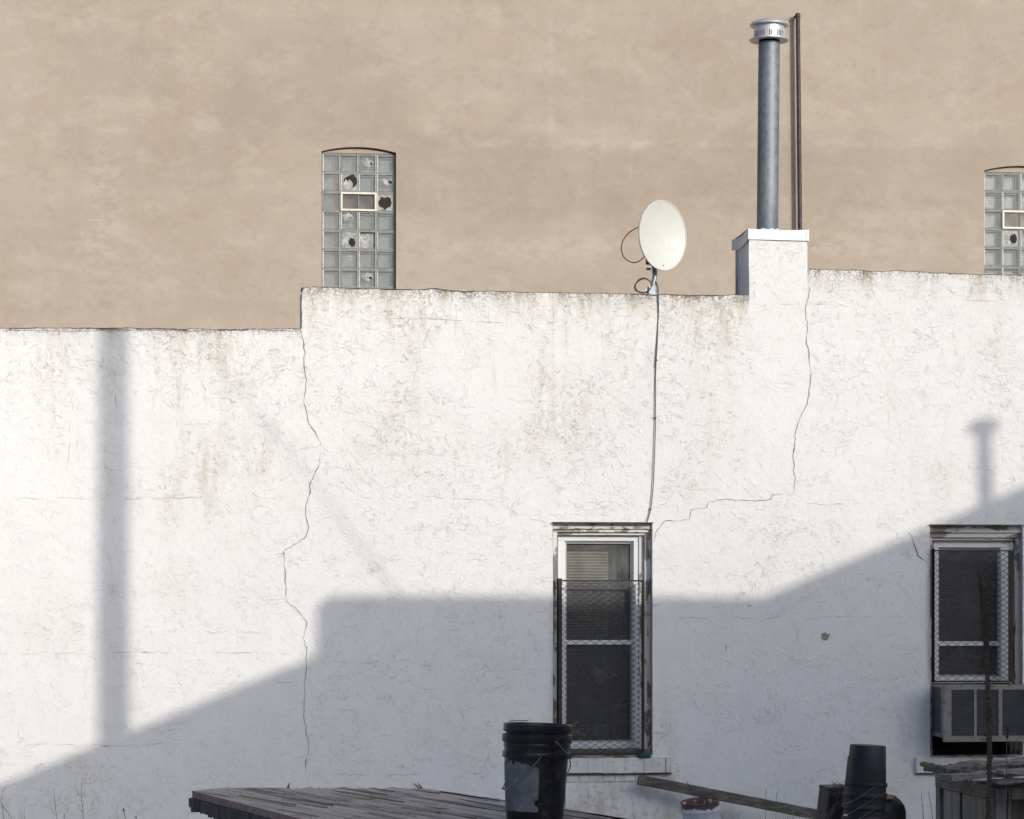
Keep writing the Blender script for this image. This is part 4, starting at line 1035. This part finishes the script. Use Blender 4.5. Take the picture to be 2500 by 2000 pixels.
# lifted veneer strips and splinters on the top
def inside(p):
    c_ = False; n_ = len(out)
    for i in range(n_):
        a, b_ = out[i], out[(i+1) % n_]
        if (a.y > p.y) != (b_.y > p.y) and p.x < (b_.x-a.x)*(p.y-a.y)/(b_.y-a.y)+a.x: c_ = not c_
    return c_
M['edge_pink'] = simple('pinkish_edge', (.42,.28,.23), .85, var=.3, sc=16, bump=.003, dirt=(.17,.14,.12))
perp = Vector((-dR.y, dR.x, 0))
M['ply_pale'] = wood('pale_ply_layer', (.52,.39,.33), (.62,.50,.44), rot=DECKROT)
M['ply_dark'] = wood('dark_ply_layer', (.20,.155,.115), (.35,.28,.215), rot=DECKROT)
M['ply_mid'] = wood('grey_ply_layer', (.42,.33,.245), (.60,.48,.375), rot=DECKROT)
cnt = 0
for k in range(900):
    p = Vector((random.uniform(L0.x, R1.x), random.uniform(11.1, 13.8), TZ))
    L = random.uniform(.25, 1.1); W_ = random.uniform(.005, .03)
    e_ = p+dR*L
    if cnt >= 95 or not inside(p) or not inside(e_+dR*.03): continue
    far = inside(p+Vector((.35, .05, 0))); cnt += 1
    mt = random.choice(['ply_dark', 'ply_mid', 'ply_mid', 'deck']) if far else random.choice(['ply_dark', 'ply_mid', 'ply_dark'])
    if random.random() < .07: mt = 'ply_pale'
    mb = MB(); h0, h1 = TZ+.0012+random.random()*.002, TZ+.002+random.random()*.006
    m_ = 10; cs = []; tp0, tp1 = random.uniform(.1, .5), random.uniform(.05, .4)
    for q in range(m_+1):
        t = q/m_; c_ = p.lerp(e_, t); wv = W_*min(1, .08+t/tp0)*min(1, .08+(1-t)/tp1)*random.uniform(.8, 1.1)
        z_ = h0+(h1-h0)*t**2; cs.append((Vector((c_.x, c_.y, z_))+perp*wv, Vector((c_.x, c_.y, z_*.999+.001*TZ))-perp*wv))
    for a, c in zip(cs, cs[1:]): mb.quad(a[0], a[1], c[1], c[0]); mb.quad(a[1], (a[1].x, a[1].y, TZ), (c[1].x, c[1].y, TZ), c[1])
    mb.build('peeling_strip', M[mt], TB)
eb = MB(); m_ = 60
for k in range(m_):
    a, c = L0.lerp(NL, k/m_), L0.lerp(NL, (k+1)/m_); oa = Vector((dL.y, -dL.x, 0)); oa = (oa if oa.x < 0 else -oa)*.004
    j0, j1 = .004*fbm(k*.7, 5), .004*fbm((k+1)*.7, 5); a = a+oa; c = c+oa
    eb.quad((a.x, a.y, TZ-th+.001+j0), (c.x, c.y, TZ-th+.001+j1), (c.x, c.y, TZ+.001+j1*.5), (a.x, a.y, TZ+.001+j0*.5))
eb.build('edge_band', M['edge_pink'], TB)
spl = MB()
for px_, py_, h_, le in ((1028, 1923, .030, -.045), (1033, 1924, .036, -.032), (1039, 1927, .016, -.05), (703, 1922, .030, .008), (780, 1924, .008, 0), (1190, 1949, .010, -.03)):
    p = PZ(px_, py_, TZ); w2 = random.uniform(.004, .010)
    spl.poly([p+Vector((-w2, 0, -.01)), p+Vector((w2, 0, -.01)), p+Vector((le, .01, h_))]); spl.poly([p+Vector((-w2*.5, .004, -.01)), p+Vector((le*1.1, .01, h_*.8)), p+Vector((w2, .008, -.01))])
spl.build('splinter', M['ply_dark'], TB)
sk = MB(); t = -.02; LL = (NL-L0).length; outw = Vector((dL.y, -dL.x, 0)); outw = outw if outw.x < 0 else -outw
while t < LL:
    wv = random.uniform(.028, .05); hh = random.uniform(.055, .085)+ (.0 if t > .3 else -.01)
    c0_, c1_ = L0+dL*t+outw*.018, L0+dL*(t+wv*.93)+outw*.018
    o_ = -outw*.4; zt_ = TZ-th-.002
    q = [c0_, c1_, c1_+o_, c0_+o_]; jz = random.uniform(-.004, .002)
    ii = [sk.vert((v.x, v.y, zt_)) for v in q] + [sk.vert((v.x, v.y, zt_-hh+random.uniform(-.006, .006))) for v in q]
    for f in ((0,1,2,3), (7,6,5,4), (0,4,5,1), (1,5,6,2), (2,6,7,3), (3,7,4,0)): sk.face([ii[k] for k in f])
    t += wv + (random.random() < .15)*.01
sk.build('plank_end_skirt', M['dark_wood'], TB)
for p in (L0+dL*.6+Vector((.5, 0, 0)), F2+Vector((-.2, -.3, 0)), NL+Vector((.3, .15, 0)), NR_+Vector((-.3, .15, 0))):
    lg = MB(); lg.box(p.x-.045, p.x+.045, p.y-.045, p.y+.045, 0, TZ-th-.003); lg.build('leg', M['old_wood_v'], TB)

# ================================================================== BUCKETS ON THE TABLE
def bucket_parts(root, c, tilt, inv=False, H=.37, rt=.150, rb=.128, ringz=(.40,), lip=True, mats='black_plastic', ears=True, n=64):
    """lathe of an open pail along its axis; c is the bottom centre; tilt matrix"""
    Mt = tilt
    b_ = MB(); r = lambda z: rb+(rt-rb)*z/H; 
    pr_ = [(.0001, .004), (rb-.012, .004), (rb-.004, .0), (rb, .006), (r(H*.5), H*.5)]
    zr = H-.092
    pr_ += [(r(zr-.013), zr-.013), (r(zr)+.0085, zr-.013), (r(zr)+.0095, zr-.011), (r(zr)+.0095, zr+.012), (r(zr)+.0085, zr+.014), (r(zr)+.001, zr+.015), (r(H-.038), H-.038)]
    pr_ += [(r(H)+.0055, H-.0345), (r(H)+.0065, H-.033), (r(H)+.007, H-.002), (r(H)+.005, H), (r(H)-.001, H), (r(H)-.003, H-.006), (r(.1)-.003, .1), (rb-.006, .012), (.0001, .010)]
    b_.lathe(pr_, c, n, Mt)
    b_.build('shell', M[mats], root, smooth=True)
    return r, zr
bz = TZ+.003
bc_ = PZ(1305, 2005, TZ); bcen = Vector((bc_.x, bc_.y, bz+.002))
tl = Matrix.Rotation(R(1.6), 4, 'Y')
BK1 = empty('bucket', bcen, 'outer black plastic bucket with a peeled grey label on the rotting table', 'bucket', 'black buckets nested on the table')
r1, zr1 = bucket_parts(BK1, bcen, tl, H=.388)
BK2 = empty('bucket', bcen+tl@Vector((0,0,.062)), 'upper black bucket nested inside the labelled one, its rim the highest', 'bucket', 'black buckets nested on the table')
bcen2 = bcen+tl@Vector((.000,.0,.062)); tl2 = Matrix.Rotation(R(2.0), 4, 'Y')
r2, zr2 = bucket_parts(BK2, bcen2, tl2, rt=.1475, rb=.124, H=.372)
# the peeled label, wrapping the left front
lb = MB(); NA, NZ = 26, 20; vdir = math.atan2(-1, -.13)
def lpt(a, z, rr=.0022): return bcen + tl@Vector(((r1(z)+rr)*math.cos(a), (r1(z)+rr)*math.sin(a), z))
a0, a1 = R(178), R(268); zl0, zl1 = .045, .262
rows = []
for j in range(NA+1):
    u = j/NA; a = a0+(a1-a0)*u; top = zl1-.020*sstep(.6, .9, u)+.010*fbm(u*9, 3.3)*2+.004*random.random() - (.012 if .42 < u < .5 else 0)
    bot = zl0+.003*fbm(u*11, 8); row = []
    for k in range(NZ+1):
        z = bot+(top-bot)*k/NZ; aa = a + (.02*fbm(z*40, 1) if j == NA else 0) - ((.30*(1-abs(z-.085)/.014)) if (j >= NA-1 and abs(z-.085) < .014) else 0)
        row.append(lb.vert(lpt(aa, z)))
    rows.append(row)
for j in range(NA):
    for k in range(NZ): lb.face((rows[j][k], rows[j+1][k], rows[j+1][k+1], rows[j][k+1]))
lb.build('label', M['label'], BK1, smooth=True)
def on_b(px, py, Y): return PY(px, py, Y)
yfB = bcen.y-.165
h1 = MB(); h1.tube(smooth_path([on_b(1321, 1847, yfB), on_b(1310, 1862, yfB-.01), on_b(1295, 1878, yfB-.02), on_b(1270, 1902, yfB-.02), on_b(1250, 1919, yfB-.01), on_b(1236, 1927, yfB+.02), on_b(1230, 1925, yfB+.05), on_b(1231, 1916, yfB+.09), on_b(1240, 1900, yfB+.16)]), .0030, 8)
h1.build('handle', M['wire'], BK1, smooth=True)
e1 = MB(); p = on_b(1229, 1925, yfB+.05); e1.lathe([(.0001, -.006), (.008, -.004), (.009, .003), (.0001, .006)], p, 10); e1.build('handle_clip', M['wire'], BK1, smooth=True)
h2 = MB(); h2.tube(smooth_path([on_b(1356, 1810, yfB), on_b(1366, 1820, yfB), on_b(1378, 1834, yfB+.02), on_b(1385, 1842, yfB+.05), on_b(1390, 1854, yfB+.07), on_b(1393, 1866, yfB+.09), on_b(1389, 1880, yfB+.10), on_b(1386, 1889, yfB+.11)]), .0027, 8); h2.build('handle', M['wire'], BK2, smooth=True)
for (rt_, px_, py_) in ((BK1, 1391, 1846), (BK2, 1391, 1808)):
    e_ = MB(); p = on_b(px_, py_, bcen.y-.03); e_.box(p.x-.012, p.x+.006, p.y-.02, p.y+.02, p.z-.013, p.z+.012); e_.build('ear', M['black_plastic'], rt_, bevel=.003)
hh = MB(); hp = [bcen2+tl2@Vector((.13*math.cos(a)-.02, .13*math.sin(a)*.8, .372+.003+.006*math.sin(a))) for a in [R(95+5*k) for k in range(10)]]
hh.tube(hp, .0022, 6); hh.build('wire_loop', M['wire'], BK2, smooth=True)

# ================================================================== STACK OF UPTURNED BUCKETS BY THE WALL
SY = 18.0
top_c = PY(2117, 1819, SY); ax = (top_c - PY(2111, 1940, SY)).normalized()
Ti = ax.to_track_quat('Z', 'Y').to_matrix().to_4x4() @ Matrix.Rotation(R(180), 4, 'X')   # bucket axis points down the stack
labs = ['topmost upturned black bucket of the leaning stack by the wall', 'second upturned black bucket in the leaning stack, only its rim band showing', 'third upturned black bucket down in the leaning stack', 'lowest upturned black bucket of the leaning stack, standing on the ground']
ppmS = 6300/ (SY/.985)
for k in range(4):
    off = -.001 - .083*k
    c_ = top_c + ax*off + (RT*.006*(-1)**k)
    root = empty('bucket', c_, labs[k], 'bucket', 'upturned black buckets stacked by the wall')
    zc = c_.z
    bucket_parts(root, c_, Ti, H=.37, rt=.148, rb=.128, mats='black_dull')
    if k in (0, 1, 2):
        hw_ = MB(); a_ = PY(2138+k*1, 1920+26*k, SY-.16); b__ = PY(2085, 1954+26*k, SY-.19); c__ = PY(2066, 1963+26*k, SY-.12)
        hw_.tube(smooth_path([a_, a_.lerp(b__, .5)+Vector((0,0,-.004)), b__, c__]), .0022, 6); hw_.build('handle', M['wire'], root, smooth=True)
    if k == 3:
        s_ = MB(); p = PY(2064, 1990, SY-.155); s_.box(p.x-.014, p.x+.014, p.y-.0015, p.y, p.z-.007, p.z+.007); s_.build('sticker', M['white_sticker'], root)
# support under the stack so that it stands
# black tote at the left of the stack
def frustum(mb, c, w0, d0, w1, d1, h, lean=0, n=1):
    q = [(-1,-1), (1,-1), (1,1), (-1,1)]
    a = [mb.vert((c.x+u*w0/2, c.y+v*d0/2, c.z)) for u, v in q]; b_ = [mb.vert((c.x+u*w1/2+lean, c.y+v*d1/2, c.z+h)) for u, v in q]
    mb.face(a[::-1]); mb.face(b_)
    for k in range(4): mb.face((a[k], a[(k+1) % 4], b_[(k+1) % 4], b_[k]))
tq = PY(2036, 1919, 18.5); TT = empty('plastic_tub', (tq.x+.05, 18.5, 0), 'square black plastic tub with tangled dry vines, left of the upturned buckets', 'tub')
tb_ = MB(); frustum(tb_, Vector((tq.x+.02, 18.5, 0)), .34, .3, .26, .3, tq.z-.02, .035); tb_.build('body', M['black_dull'], TT, bevel=.015)
tr_ = MB(); tr_.box(tq.x-.075, tq.x+.19, 18.34, 18.66, tq.z-.03, tq.z); tr_.build('rim', M['black_dull'], TT, bevel=.008)
# round bin right of the stack
bq = PY(2150, 1940, 18.8); RB = empty('round_bin', (bq.x, 18.8, 0), 'round-shouldered black bin with a small orange label, right of the upturned buckets', 'bin')
rb_ = MB(); hz = bq.z
rb_.lathe([(.16, 0), (.185, hz-.32), (.195, hz-.30), (.195, hz-.27), (.188, hz-.26), (.187, hz-.12), (.175, hz-.08), (.15, hz-.045), (.115, hz-.012), (.09, hz-.002), (.0001, hz)], (bq.x, 18.8, 0), 48); rb_.build('body', M['black_dull'], RB, smooth=True)
ol = MB(); p = PY(2172, 1947, 18.66); ol.box(p.x-.026, p.x+.028, p.y-.012, p.y+.03, p.z-.014, p.z+.013, None); ol.build('label', M['orange'], RB, bevel=.003)

# ================================================================== RUSTY PAIL
py_ = 19.4; pc = PY(1709, 1955, py_)
RP = empty('pail', (pc.x, py_, 0), 'white steel pail with a rusted rim leaning below the grey beam', 'pail')
tp_ = Matrix.Rotation(R(-6), 4, 'Y') @ Matrix.Rotation(R(6), 4, 'X'); pb_ = MB(); H_ = .36; bot = Vector((pc.x, py_, pc.z)) - tp_@Vector((0,0,H_))
prp = [(.0001, 0), (.135, 0), (.140, .004), (.142, H_*.45), (.146, H_*.47), (.142, H_*.49), (.144, H_-.075), (.148, H_-.068), (.144, H_-.060), (.145, H_-.012), (.151, H_-.010), (.152, H_-.002), (.148, H_), (.144, H_-.004), (.141, H_-.02), (.138, .02), (.0001, .012)]
pb_.lathe(prp, bot, 56, tp_)
rv = []
for (r0, z0) in prp:
    for j in range(56):
        q = 0.0; a = 2*math.pi*j/56
        if z0 > H_-.013: q = .6
        elif z0 > H_-.03: q = .22 + .10*fbm(a*4, 9)
        elif z0 > H_-.08: q = .11 + .12*fbm(a*3, 4)
        elif z0 > H_*.4: q = .05*fbm(a*3, 4)
        if r0 < .1415 and z0 > .015 and (r0, z0) in prp[-2:]: q = .5
        rv.append(q)
pb_.build('shell', M['pail'], RP, smooth=True, attrs={'rust': rv})
ph = MB(); ph.tube(smooth_path([PY(1697, 1949, py_-.05), PY(1690, 1932, py_-.03), PY(1683, 1920, py_), PY(1678, 1911, py_+.02)]), .0022, 6); ph.build('handle', M['black_iron'], RP, smooth=True)

# ================================================================== LEANING BEAM
bm = MB(); Yb = DW-.11
pa, pb2 = PY(1556, 1903, Yb), PY(2160, 2022, Yb-.35)
n_ = 20; d_ = (pb2-pa).normalized(); upv = Vector((0,0,1)); sdv = d_.cross(upv).normalized(); uv = sdv.cross(d_).normalized()
hw, hh_ = .021, .042; rg = []
for k in range(n_+1):
    p = pa.lerp(pb2, k/n_)
    rg.append([bm.vert(p + sdv*(q*hw*(1+.06*random.uniform(-1,1))) + uv*(s_*hh_*(1+.05*random.uniform(-1,1)))) for q, s_ in ((-1,-1),(1,-1),(1,1),(-1,1))])
for a, c in zip(rg, rg[1:]):
    for j in range(4): bm.face((a[j], a[(j+1) % 4], c[(j+1) % 4], c[j]))
bm.face(rg[0][::-1]); bm.face(rg[-1])
BM = bm.build('timber_beam', M['beam_wood'], None, bevel=.004); tag(BM, 'grey weathered timber beam leaning down to the right from under the chipped sill', 'beam')
nl = MB(); p = PY(1678, 1911, Yb-.05); nl.tube([p, p+Vector((0, .035, 0))], .004, 6); nl.build('nail', M['black_iron'], BM)

# ================================================================== WOODEN BIN (right)
Xs = PY(2284, 1950, 19.6).x; yF, yN = 19.6, 18.15
zR = PY(2284, 1893, yF).z
HU = empty('wooden_hutch', (Xs+.5, 18.8, 0), 'low weathered wooden hutch with rotten plank lid below the air conditioner', 'hutch')
hb_ = MB(); hb_.box(Xs+.03, Xs+1.3, yN+.03, yF-.02, 0, zR-.04); hb_.build('inner_box', M['dark_wood'], HU)
fm = MB(); cxN = Xs
# side face frame (x = Xs): posts, top rail and panels
fm.box(Xs, Xs+.028, yF-.11, yF, 0, zR-.09); fm.build('post', M['old_wood_v'], HU, bevel=.004); fm = MB(); fm.box(Xs, Xs+.028, yN, yN+.10, 0, zR-.09); fm.build('post', M['old_wood_v'], HU, bevel=.004)
fm = MB(); fm.box(Xs-.004, Xs+.026, yN, yF, zR-.088, zR+.01); fm.build('side_rail', M['rail_wood'], HU, bevel=.004)
pnl = [(yF-.60, yF-.18), (yN+.12, yF-.67)]
for k, (a, c) in enumerate(pnl):
    p = MB(); p.box(Xs+.010, Xs+.026, a, c, 0, zR-.093); p.build('side_board', M['crate_pale'], HU, bevel=.003)
fz = PY(2440, 1925, yN).z
xx = Xs+.01
bds = [(2430, 2457, 'old_wood_v', 0), (2458.5, 2466, 'old_wood_v', .004), (2512, 2540, 'old_wood_v', 0), (2545, 2600, 'crate_pale', .004)]
for a, c, mt, dy in bds:
    p = MB(); p.box(X(a, yN), X(c, yN), yN-.02-dy, yN+.025, 0, fz-random.uniform(0, .01)); p.build('front_board', M[mt], HU, bevel=.003)
p = MB(); p.box(X(2468.5, yN), X(2510, yN), yN-.012, yN+.02, PY(2480, 1952, yN).z, fz+.002); p.build('front_panel', M['crate_pale'], HU, bevel=.002)
p = MB(); p.box(X(2424, yN-.05), Xs+1.35, yN-.05, yN+.02, PY(2480, 1913, yN-.05).z, PY(2480, 1903, yN-.05).z); p.build('front_rail', M['dark_wood'], HU, bevel=.004)
def plank(name, a, b_, wv, tk, mat, parent, n=26, rough_=.12, yaw=0):
    mb = MB(); a, b_ = Vector(a), Vector(b_); rg = []; sd = random.uniform(0, 50)
    d0 = (b_-a).normalized(); s0 = d0.cross(Vector((0,0,1))).normalized(); u0_ = s0.cross(d0).normalized()
    for k in range(n+1):
        t = k/n; p = a.lerp(b_, t) + u0_*(tk*.35*fbm(t*7, sd))
        e0 = 1+rough_*2*fbm(t*11, sd+3); e1_ = 1+rough_*2*fbm(t*11, sd+9)
        tkk = tk*(1+rough_*2.5*fbm(t*17, sd+6))
        rg.append([mb.vert(p + s0*(q*wv/2*(e0 if q < 0 else e1_)) + u0_*(r__*tkk/2)) for q, r__ in ((-1,-1),(0,-1.05),(1,-1),(1,1),(.3,1.1),(-.3,.92),(-1,1))])
    m_ = 7
    for x_, y_ in zip(rg, rg[1:]):
        for j in range(m_): mb.face((x_[j], x_[(j+1) % m_], y_[(j+1) % m_], y_[j]))
    mb.face(rg[0][::-1]); mb.face(rg[-1])
    o = mb.build(name, mat, parent); return o
yl = 17.95
plank('lid_plank', PY(2310, 1898, yl), PY(2660, 1872, yl+.3), .16, .040, M['old_wood'], HU)
plank('lid_plank', PY(2283, 1880, yl+.25), PY(2520, 1866, yl+.5), .24, .030, M['lid_wood'], HU, rough_=.35)
plank('lid_plank', PY(2330, 1872, yl+.55), PY(2640, 1845, yl+.8), .22, .034, M['lid_wood'], HU, rough_=.45)
plank('lid_plank', PY(2370, 1866, yl+.5), PY(2640, 1852, yl+.7), .16, .030, M['old_wood'], HU, rough_=.35)
plank('lid_plank', PY(2300, 1887, yl+.9), PY(2640, 1866, yl+1.1), .30, .030, M['old_wood'], HU, rough_=.3)
plank('lid_plank', PY(2300, 1889, yl+1.3), PY(2640, 1876, yl+1.4), .30, .030, M['lid_wood'], HU, rough_=.4)
plank('lid_plank', PY(2440, 1885, yl-.08), PY(2660, 1880, yl-.02), .14, .030, M['old_wood'], HU)
plank('lid_plank', PY(2424, 1908, yl-.1), PY(2660, 1900, yl-.0), .10, .032, M['lid_wood'], HU, rough_=.3)
LG = MB(); a_, b_ = PY(2250, 1866, 18.9), PY(2302, 1876, 18.2); nn_ = 8
LG.tube([a_+(b_-a_)*(k/nn_)+Vector((0,0,.004*math.sin(k*2))) for k in range(nn_+1)], [.016, .022, .024, .023, .024, .022, .022, .021, .018], 12)
tag(LG.build('log', M['log'], None, smooth=True), 'short mossy log sticking out over the left end of the hutch lid', 'log')
cr = MB(); cr.tube([PY(2372, 1904, yl-.1), PY(2369, 1914, yl-.1), PY(2365, 1925, yl-.1)], [.010, .005, .003], 6); cr.tube([PY(2361, 1903, yl-.1), PY(2366, 1914, yl-.1)], [.008, .004], 6); cr.build('splinter', M['dark_wood'], HU)

# ================================================================== PLANTS
def stem(mb, pts, r0, r1, n=6):
    P = smooth_path(pts, 5); mb.tube(P, [r0+(r1-r0)*i/(len(P)-1) for i in range(len(P))], n)
MY = 12.4
mp = [PY(a, c, MY) for a, c in ((2413, 2470), (2414, 2200), (2413, 2000), (2415, 1900), (2416, 1800), (2413, 1700), (2409, 1600), (2405, 1530), (2398, 1450), (2391, 1398))]
MU = empty('mullein_stalk', (mp[0].x, MY, 0), 'tall brown dead mullein stalk in front of the air conditioner', 'plant')
s_ = MB(); P = smooth_path(mp, 6); nP = len(P)
s_.tube([p+Vector((.003*fbm(i*.5, 1), .003*fbm(i*.5, 7), 0)) for i, p in enumerate(P)], [.0135-.0048*i/(nP-1) for i in range(nP)], 8); s_.build('stem', M['stalk'], MU, smooth=True)
cps = MB(); lfs = MB()
def blob(mb, c, r, sq=1.3):
    top = mb.vert(c+Vector((0,0,r*sq))); bt = mb.vert(c-Vector((0,0,r*sq*.8))); ring = [mb.vert(c+Vector((r*math.cos(a+random.random()*.4), r*math.sin(a), random.uniform(-.2,.2)*r))) for a in [k*math.pi*2/5 for k in range(5)]]
    for k in range(5): mb.face((ring[k], ring[(k+1) % 5], top)); mb.face((ring[(k+1) % 5], ring[k], bt))
tot = (mp[-1]-mp[2]).length
for i in range(nP-1):
    z = P[i].z; d = (P[i+1]-P[i]); L = d.length
    if z < PY(2413, 2010, MY).z: continue
    pyy = HZ-(z-CZ)*F_PX/ (MY/ .97)
    dens = 1.0 if z > PY(2405, 1590, MY).z else .25
    num = int(L/.0005*dens)
    for k in range(num):
        t = random.random(); a = random.uniform(0, 2*math.pi); rad = .0125*random.uniform(.6, 1.12)*(1 if dens == 1 else 1.0)
        if dens == 1 and z > PY(2400, 1430, MY).z: rad *= .8
        c_ = P[i]+d*t+Vector((rad*math.cos(a), rad*math.sin(a), 0)); blob(cps, c_, random.uniform(.0028, .0055))
cps.build('seed_capsules', M['seed'], MU)
for px_, py__, dx in ((2402, 1700, -.02), (2428, 1775, .012), (2406, 1720, -.012), (2424, 1850, .014), (2425, 1945, .02), (2432, 1960, .02), (2428, 1700, .01), (2403, 1745, -.012), (2421, 1760, .01), (2406, 1790, -.012)):
    c_ = PY(px_, py__, MY-.01); s0_ = random.uniform(.006, .012)
    for k in range(3):
        v = [c_+Vector((random.uniform(-s0_, s0_), random.uniform(-.006, .006), random.uniform(-s0_*1.8, s0_*1.8))) for _ in range(4)]
        lfs.poly(v[:3]); lfs.poly([v[0], v[2], v[3]])
lfs.build('dry_leaf', M['stalk'], MU)
# plantain-like stalk right of it
pl = [PY(a, c, 13.6) for a, c in ((2461, 2380), (2457, 2000), (2457, 1880), (2458, 1806), (2459, 1775))]
PL = empty('seed_stalk', (pl[0].x, 13.6, 0), 'thin straight stalk with a small dark seed head right of the mullein', 'plant')
q = MB(); stem(q, pl, .0028, .0018); q.build('stem', M['twig'], PL)
q = MB()
for k in range(120):
    t = random.random(); c_ = PY(2459, 1772+32*t, 13.6)+Vector((random.uniform(-.007, .007)*(1-.3*abs(t-.5)), random.uniform(-.007, .007), 0)); blob(q, c_, .0028)
q.build('seed_head', M['seed'], PL)
# goldenrod spray behind the table buckets
gp = [PY(a, c, 14.5) for a, c in ((1380, 2180), (1380, 1900), (1388, 1810), (1396, 1775), (1404, 1764))]
GR = empty('goldenrod', (gp[0].x, 14.5, 0), 'faded golden weed spray showing beside the black bucket rim', 'plant')
q = MB(); stem(q, gp, .003, .0015); stem(q, [PY(1386, 1825, 14.5), PY(1402, 1795, 14.5), PY(1418, 1790, 14.5), PY(1430, 1797, 14.5)], .0018, .001); stem(q, [PY(1388, 1812, 14.5), PY(1398, 1792, 14.45), PY(1412, 1786, 14.45)], .0016, .001); q.build('stem', M['golden'], GR)
q = MB()
for pth in (((1396, 1778), (1404, 1765), (1410, 1763)), ((1398, 1797), (1415, 1790), (1432, 1797)), ((1395, 1790), (1404, 1785), (1415, 1783)), ((1394, 1782), (1399, 1772), (1404, 1772))):
    for k in range(26):
        t = random.random()*2; i = min(1, int(t)); t -= i; a = pth[i]; c = pth[i+1]
        blob(q, PY(a[0]+(c[0]-a[0])*t+random.uniform(-2, 2), a[1]+(c[1]-a[1])*t+random.uniform(-1.5, 2.5), 14.5+random.uniform(-.02, .02)), random.uniform(.002, .0042))
q.build('flower_head', M['golden'], GR)
# thin weeds against the wall, one thing each
def weed(pts, Y, label, r=.0022, mat='twig', name='weed', side=0, seeds=0):
    b0 = PY(pts[0][0], pts[0][1], Y); rt_ = empty(name, (b0.x, Y, 0), label, 'weed'); q = MB()
    P = [Vector((b0.x+.02, Y, 0))]+[PY(a, c, Y) for a, c in pts]
    stem(q, P, r*1.2, r*.5, 5)
    for k in range(side):
        t = random.uniform(.35, .95); i = int(t*(len(P)-1)); p = P[i].lerp(P[min(i+1, len(P)-1)], t*(len(P)-1)-i)
        L = random.uniform(.02, .08); dx = random.choice((-1, 1)); q.tube([p, p+Vector((dx*L*.4, 0, L*.5)), p+Vector((dx*L*.55, .01, L))], [r*.5, r*.45, r*.3], 4)
    q.build('stem', M[mat], rt_)
    if seeds:
        q = MB()
        for k in range(seeds):
            t = random.random(); c_ = P[-1].lerp(P[-2], t*.8)+Vector((random.uniform(-.005,.005), 0, 0)); blob(q, c_, .003)
        q.build('seed_head', M['seed'], rt_)
weed([(145, 2060), (137, 1985), (133, 1950), (131, 1925)], 19.2, 'thin twiggy weed, second from the left edge against the wall', side=9)
weed([(204, 2060), (203, 1990), (199, 1950), (198, 1925), (200, 1905)], 19.2, 'tallest thin weed against the wall at lower left', side=8)
weed([(308, 2060), (306, 2000), (303, 1985), (302, 1975)], 18.5, 'short dark seed stalk between the thin weeds and the table', seeds=30, r=.003)
weed([(338, 2060), (334, 2000), (330, 1994)], 18.5, 'tiny dark seed stalk tip nearest the table corner', seeds=12, r=.003)
weed([(0, 2060), (10, 2000), (3, 1955), (12, 1920)], 19.2, 'bent twiggy weed at the extreme lower left', side=9)
weed([(40, 2060), (28, 2000), (14, 1978), (4, 1968)], 19.0, 'forked weed just right of the bent lower left one', side=10)
weed([(154, 2060), (157, 1996), (157, 1988)], 19.0, 'short stubby weed tip beside the second thin weed', side=3, seeds=8)
weed([(1869, 2080), (1870, 1943), (1873, 1925)], 19.5, 'left one of two short twigs above the leaning beam')
weed([(1893, 2080), (1896, 1948), (1897, 1940), (1903, 1925)], 19.5, 'right one of two short twigs above the leaning beam')
weed([(2258, 2080), (2253, 1975), (2250, 1955), (2250, 1935)], 18.6, 'left one of two bare stems beside the wooden hutch', r=.0028)
weed([(2284, 2080), (2276, 1990), (2270, 1955), (2267, 1935)], 18.6, 'right one of two bare stems beside the wooden hutch', r=.0026)
# pale straw in front of the table
weed([(688, 2080), (690, 2000), (692, 1950), (693, 1925)], 11.9, 'pale single straw rising in front of the plywood table edge', mat='grass', r=.0014)
# dry grass / tangle (stuff)
q = MB()
def tuft(px0, px1, pyt, Y, n, sp=.02, r=.0011):
    for k in range(n):
        a = random.uniform(px0, px1); t_ = pyt+random.uniform(0, 50); p = PY(a, t_, Y+random.uniform(-.2, .2)); l = random.uniform(-.10, .10)
        b0 = Vector((p.x-l, p.y, 0)); m1 = Vector((p.x-l*.35, p.y, p.z*.6)); q.tube([b0, m1, p], [r*1.5, r*1.2, r*.5], 3, False)
tuft(1900, 2062, 1962, 18.6, 130); tuft(-10, 60, 1950, 19.6, 26); tuft(1740, 1900, 1985, 19.6, 50); tuft(140, 340, 1990, 19.8, 24)
tag(q.build('dry_grass', M['grass']), kind='stuff')
q = MB()
for k in range(60):
    a = random.uniform(2036, 2062); t_ = 1912+random.uniform(0, 26)+abs(a-2048)*.4; p = PY(a, t_, 18.3); pp_ = [p]
    for j in range(3): p = p+Vector((random.uniform(-.03, .03), random.uniform(-.01, .01), random.uniform(-.025, .02))); pp_.append(p)
    q.tube(pp_, .0015, 3, False)
for k in range(160):
    t = random.random(); a = 2060-52*t**1.3+random.uniform(-9, 9); c = 1938+66*t; p = PY(a, c, 18.1+random.uniform(-.05, .05)); q.tube([p, p+Vector((random.uniform(-.03, .02), 0, random.uniform(-.05, .03)))], .0013, 3, False)
tag(q.build('dead_vine', M['twig']), 'tangle of dead grey vine spilling over the square tub and buckets', 'vine')
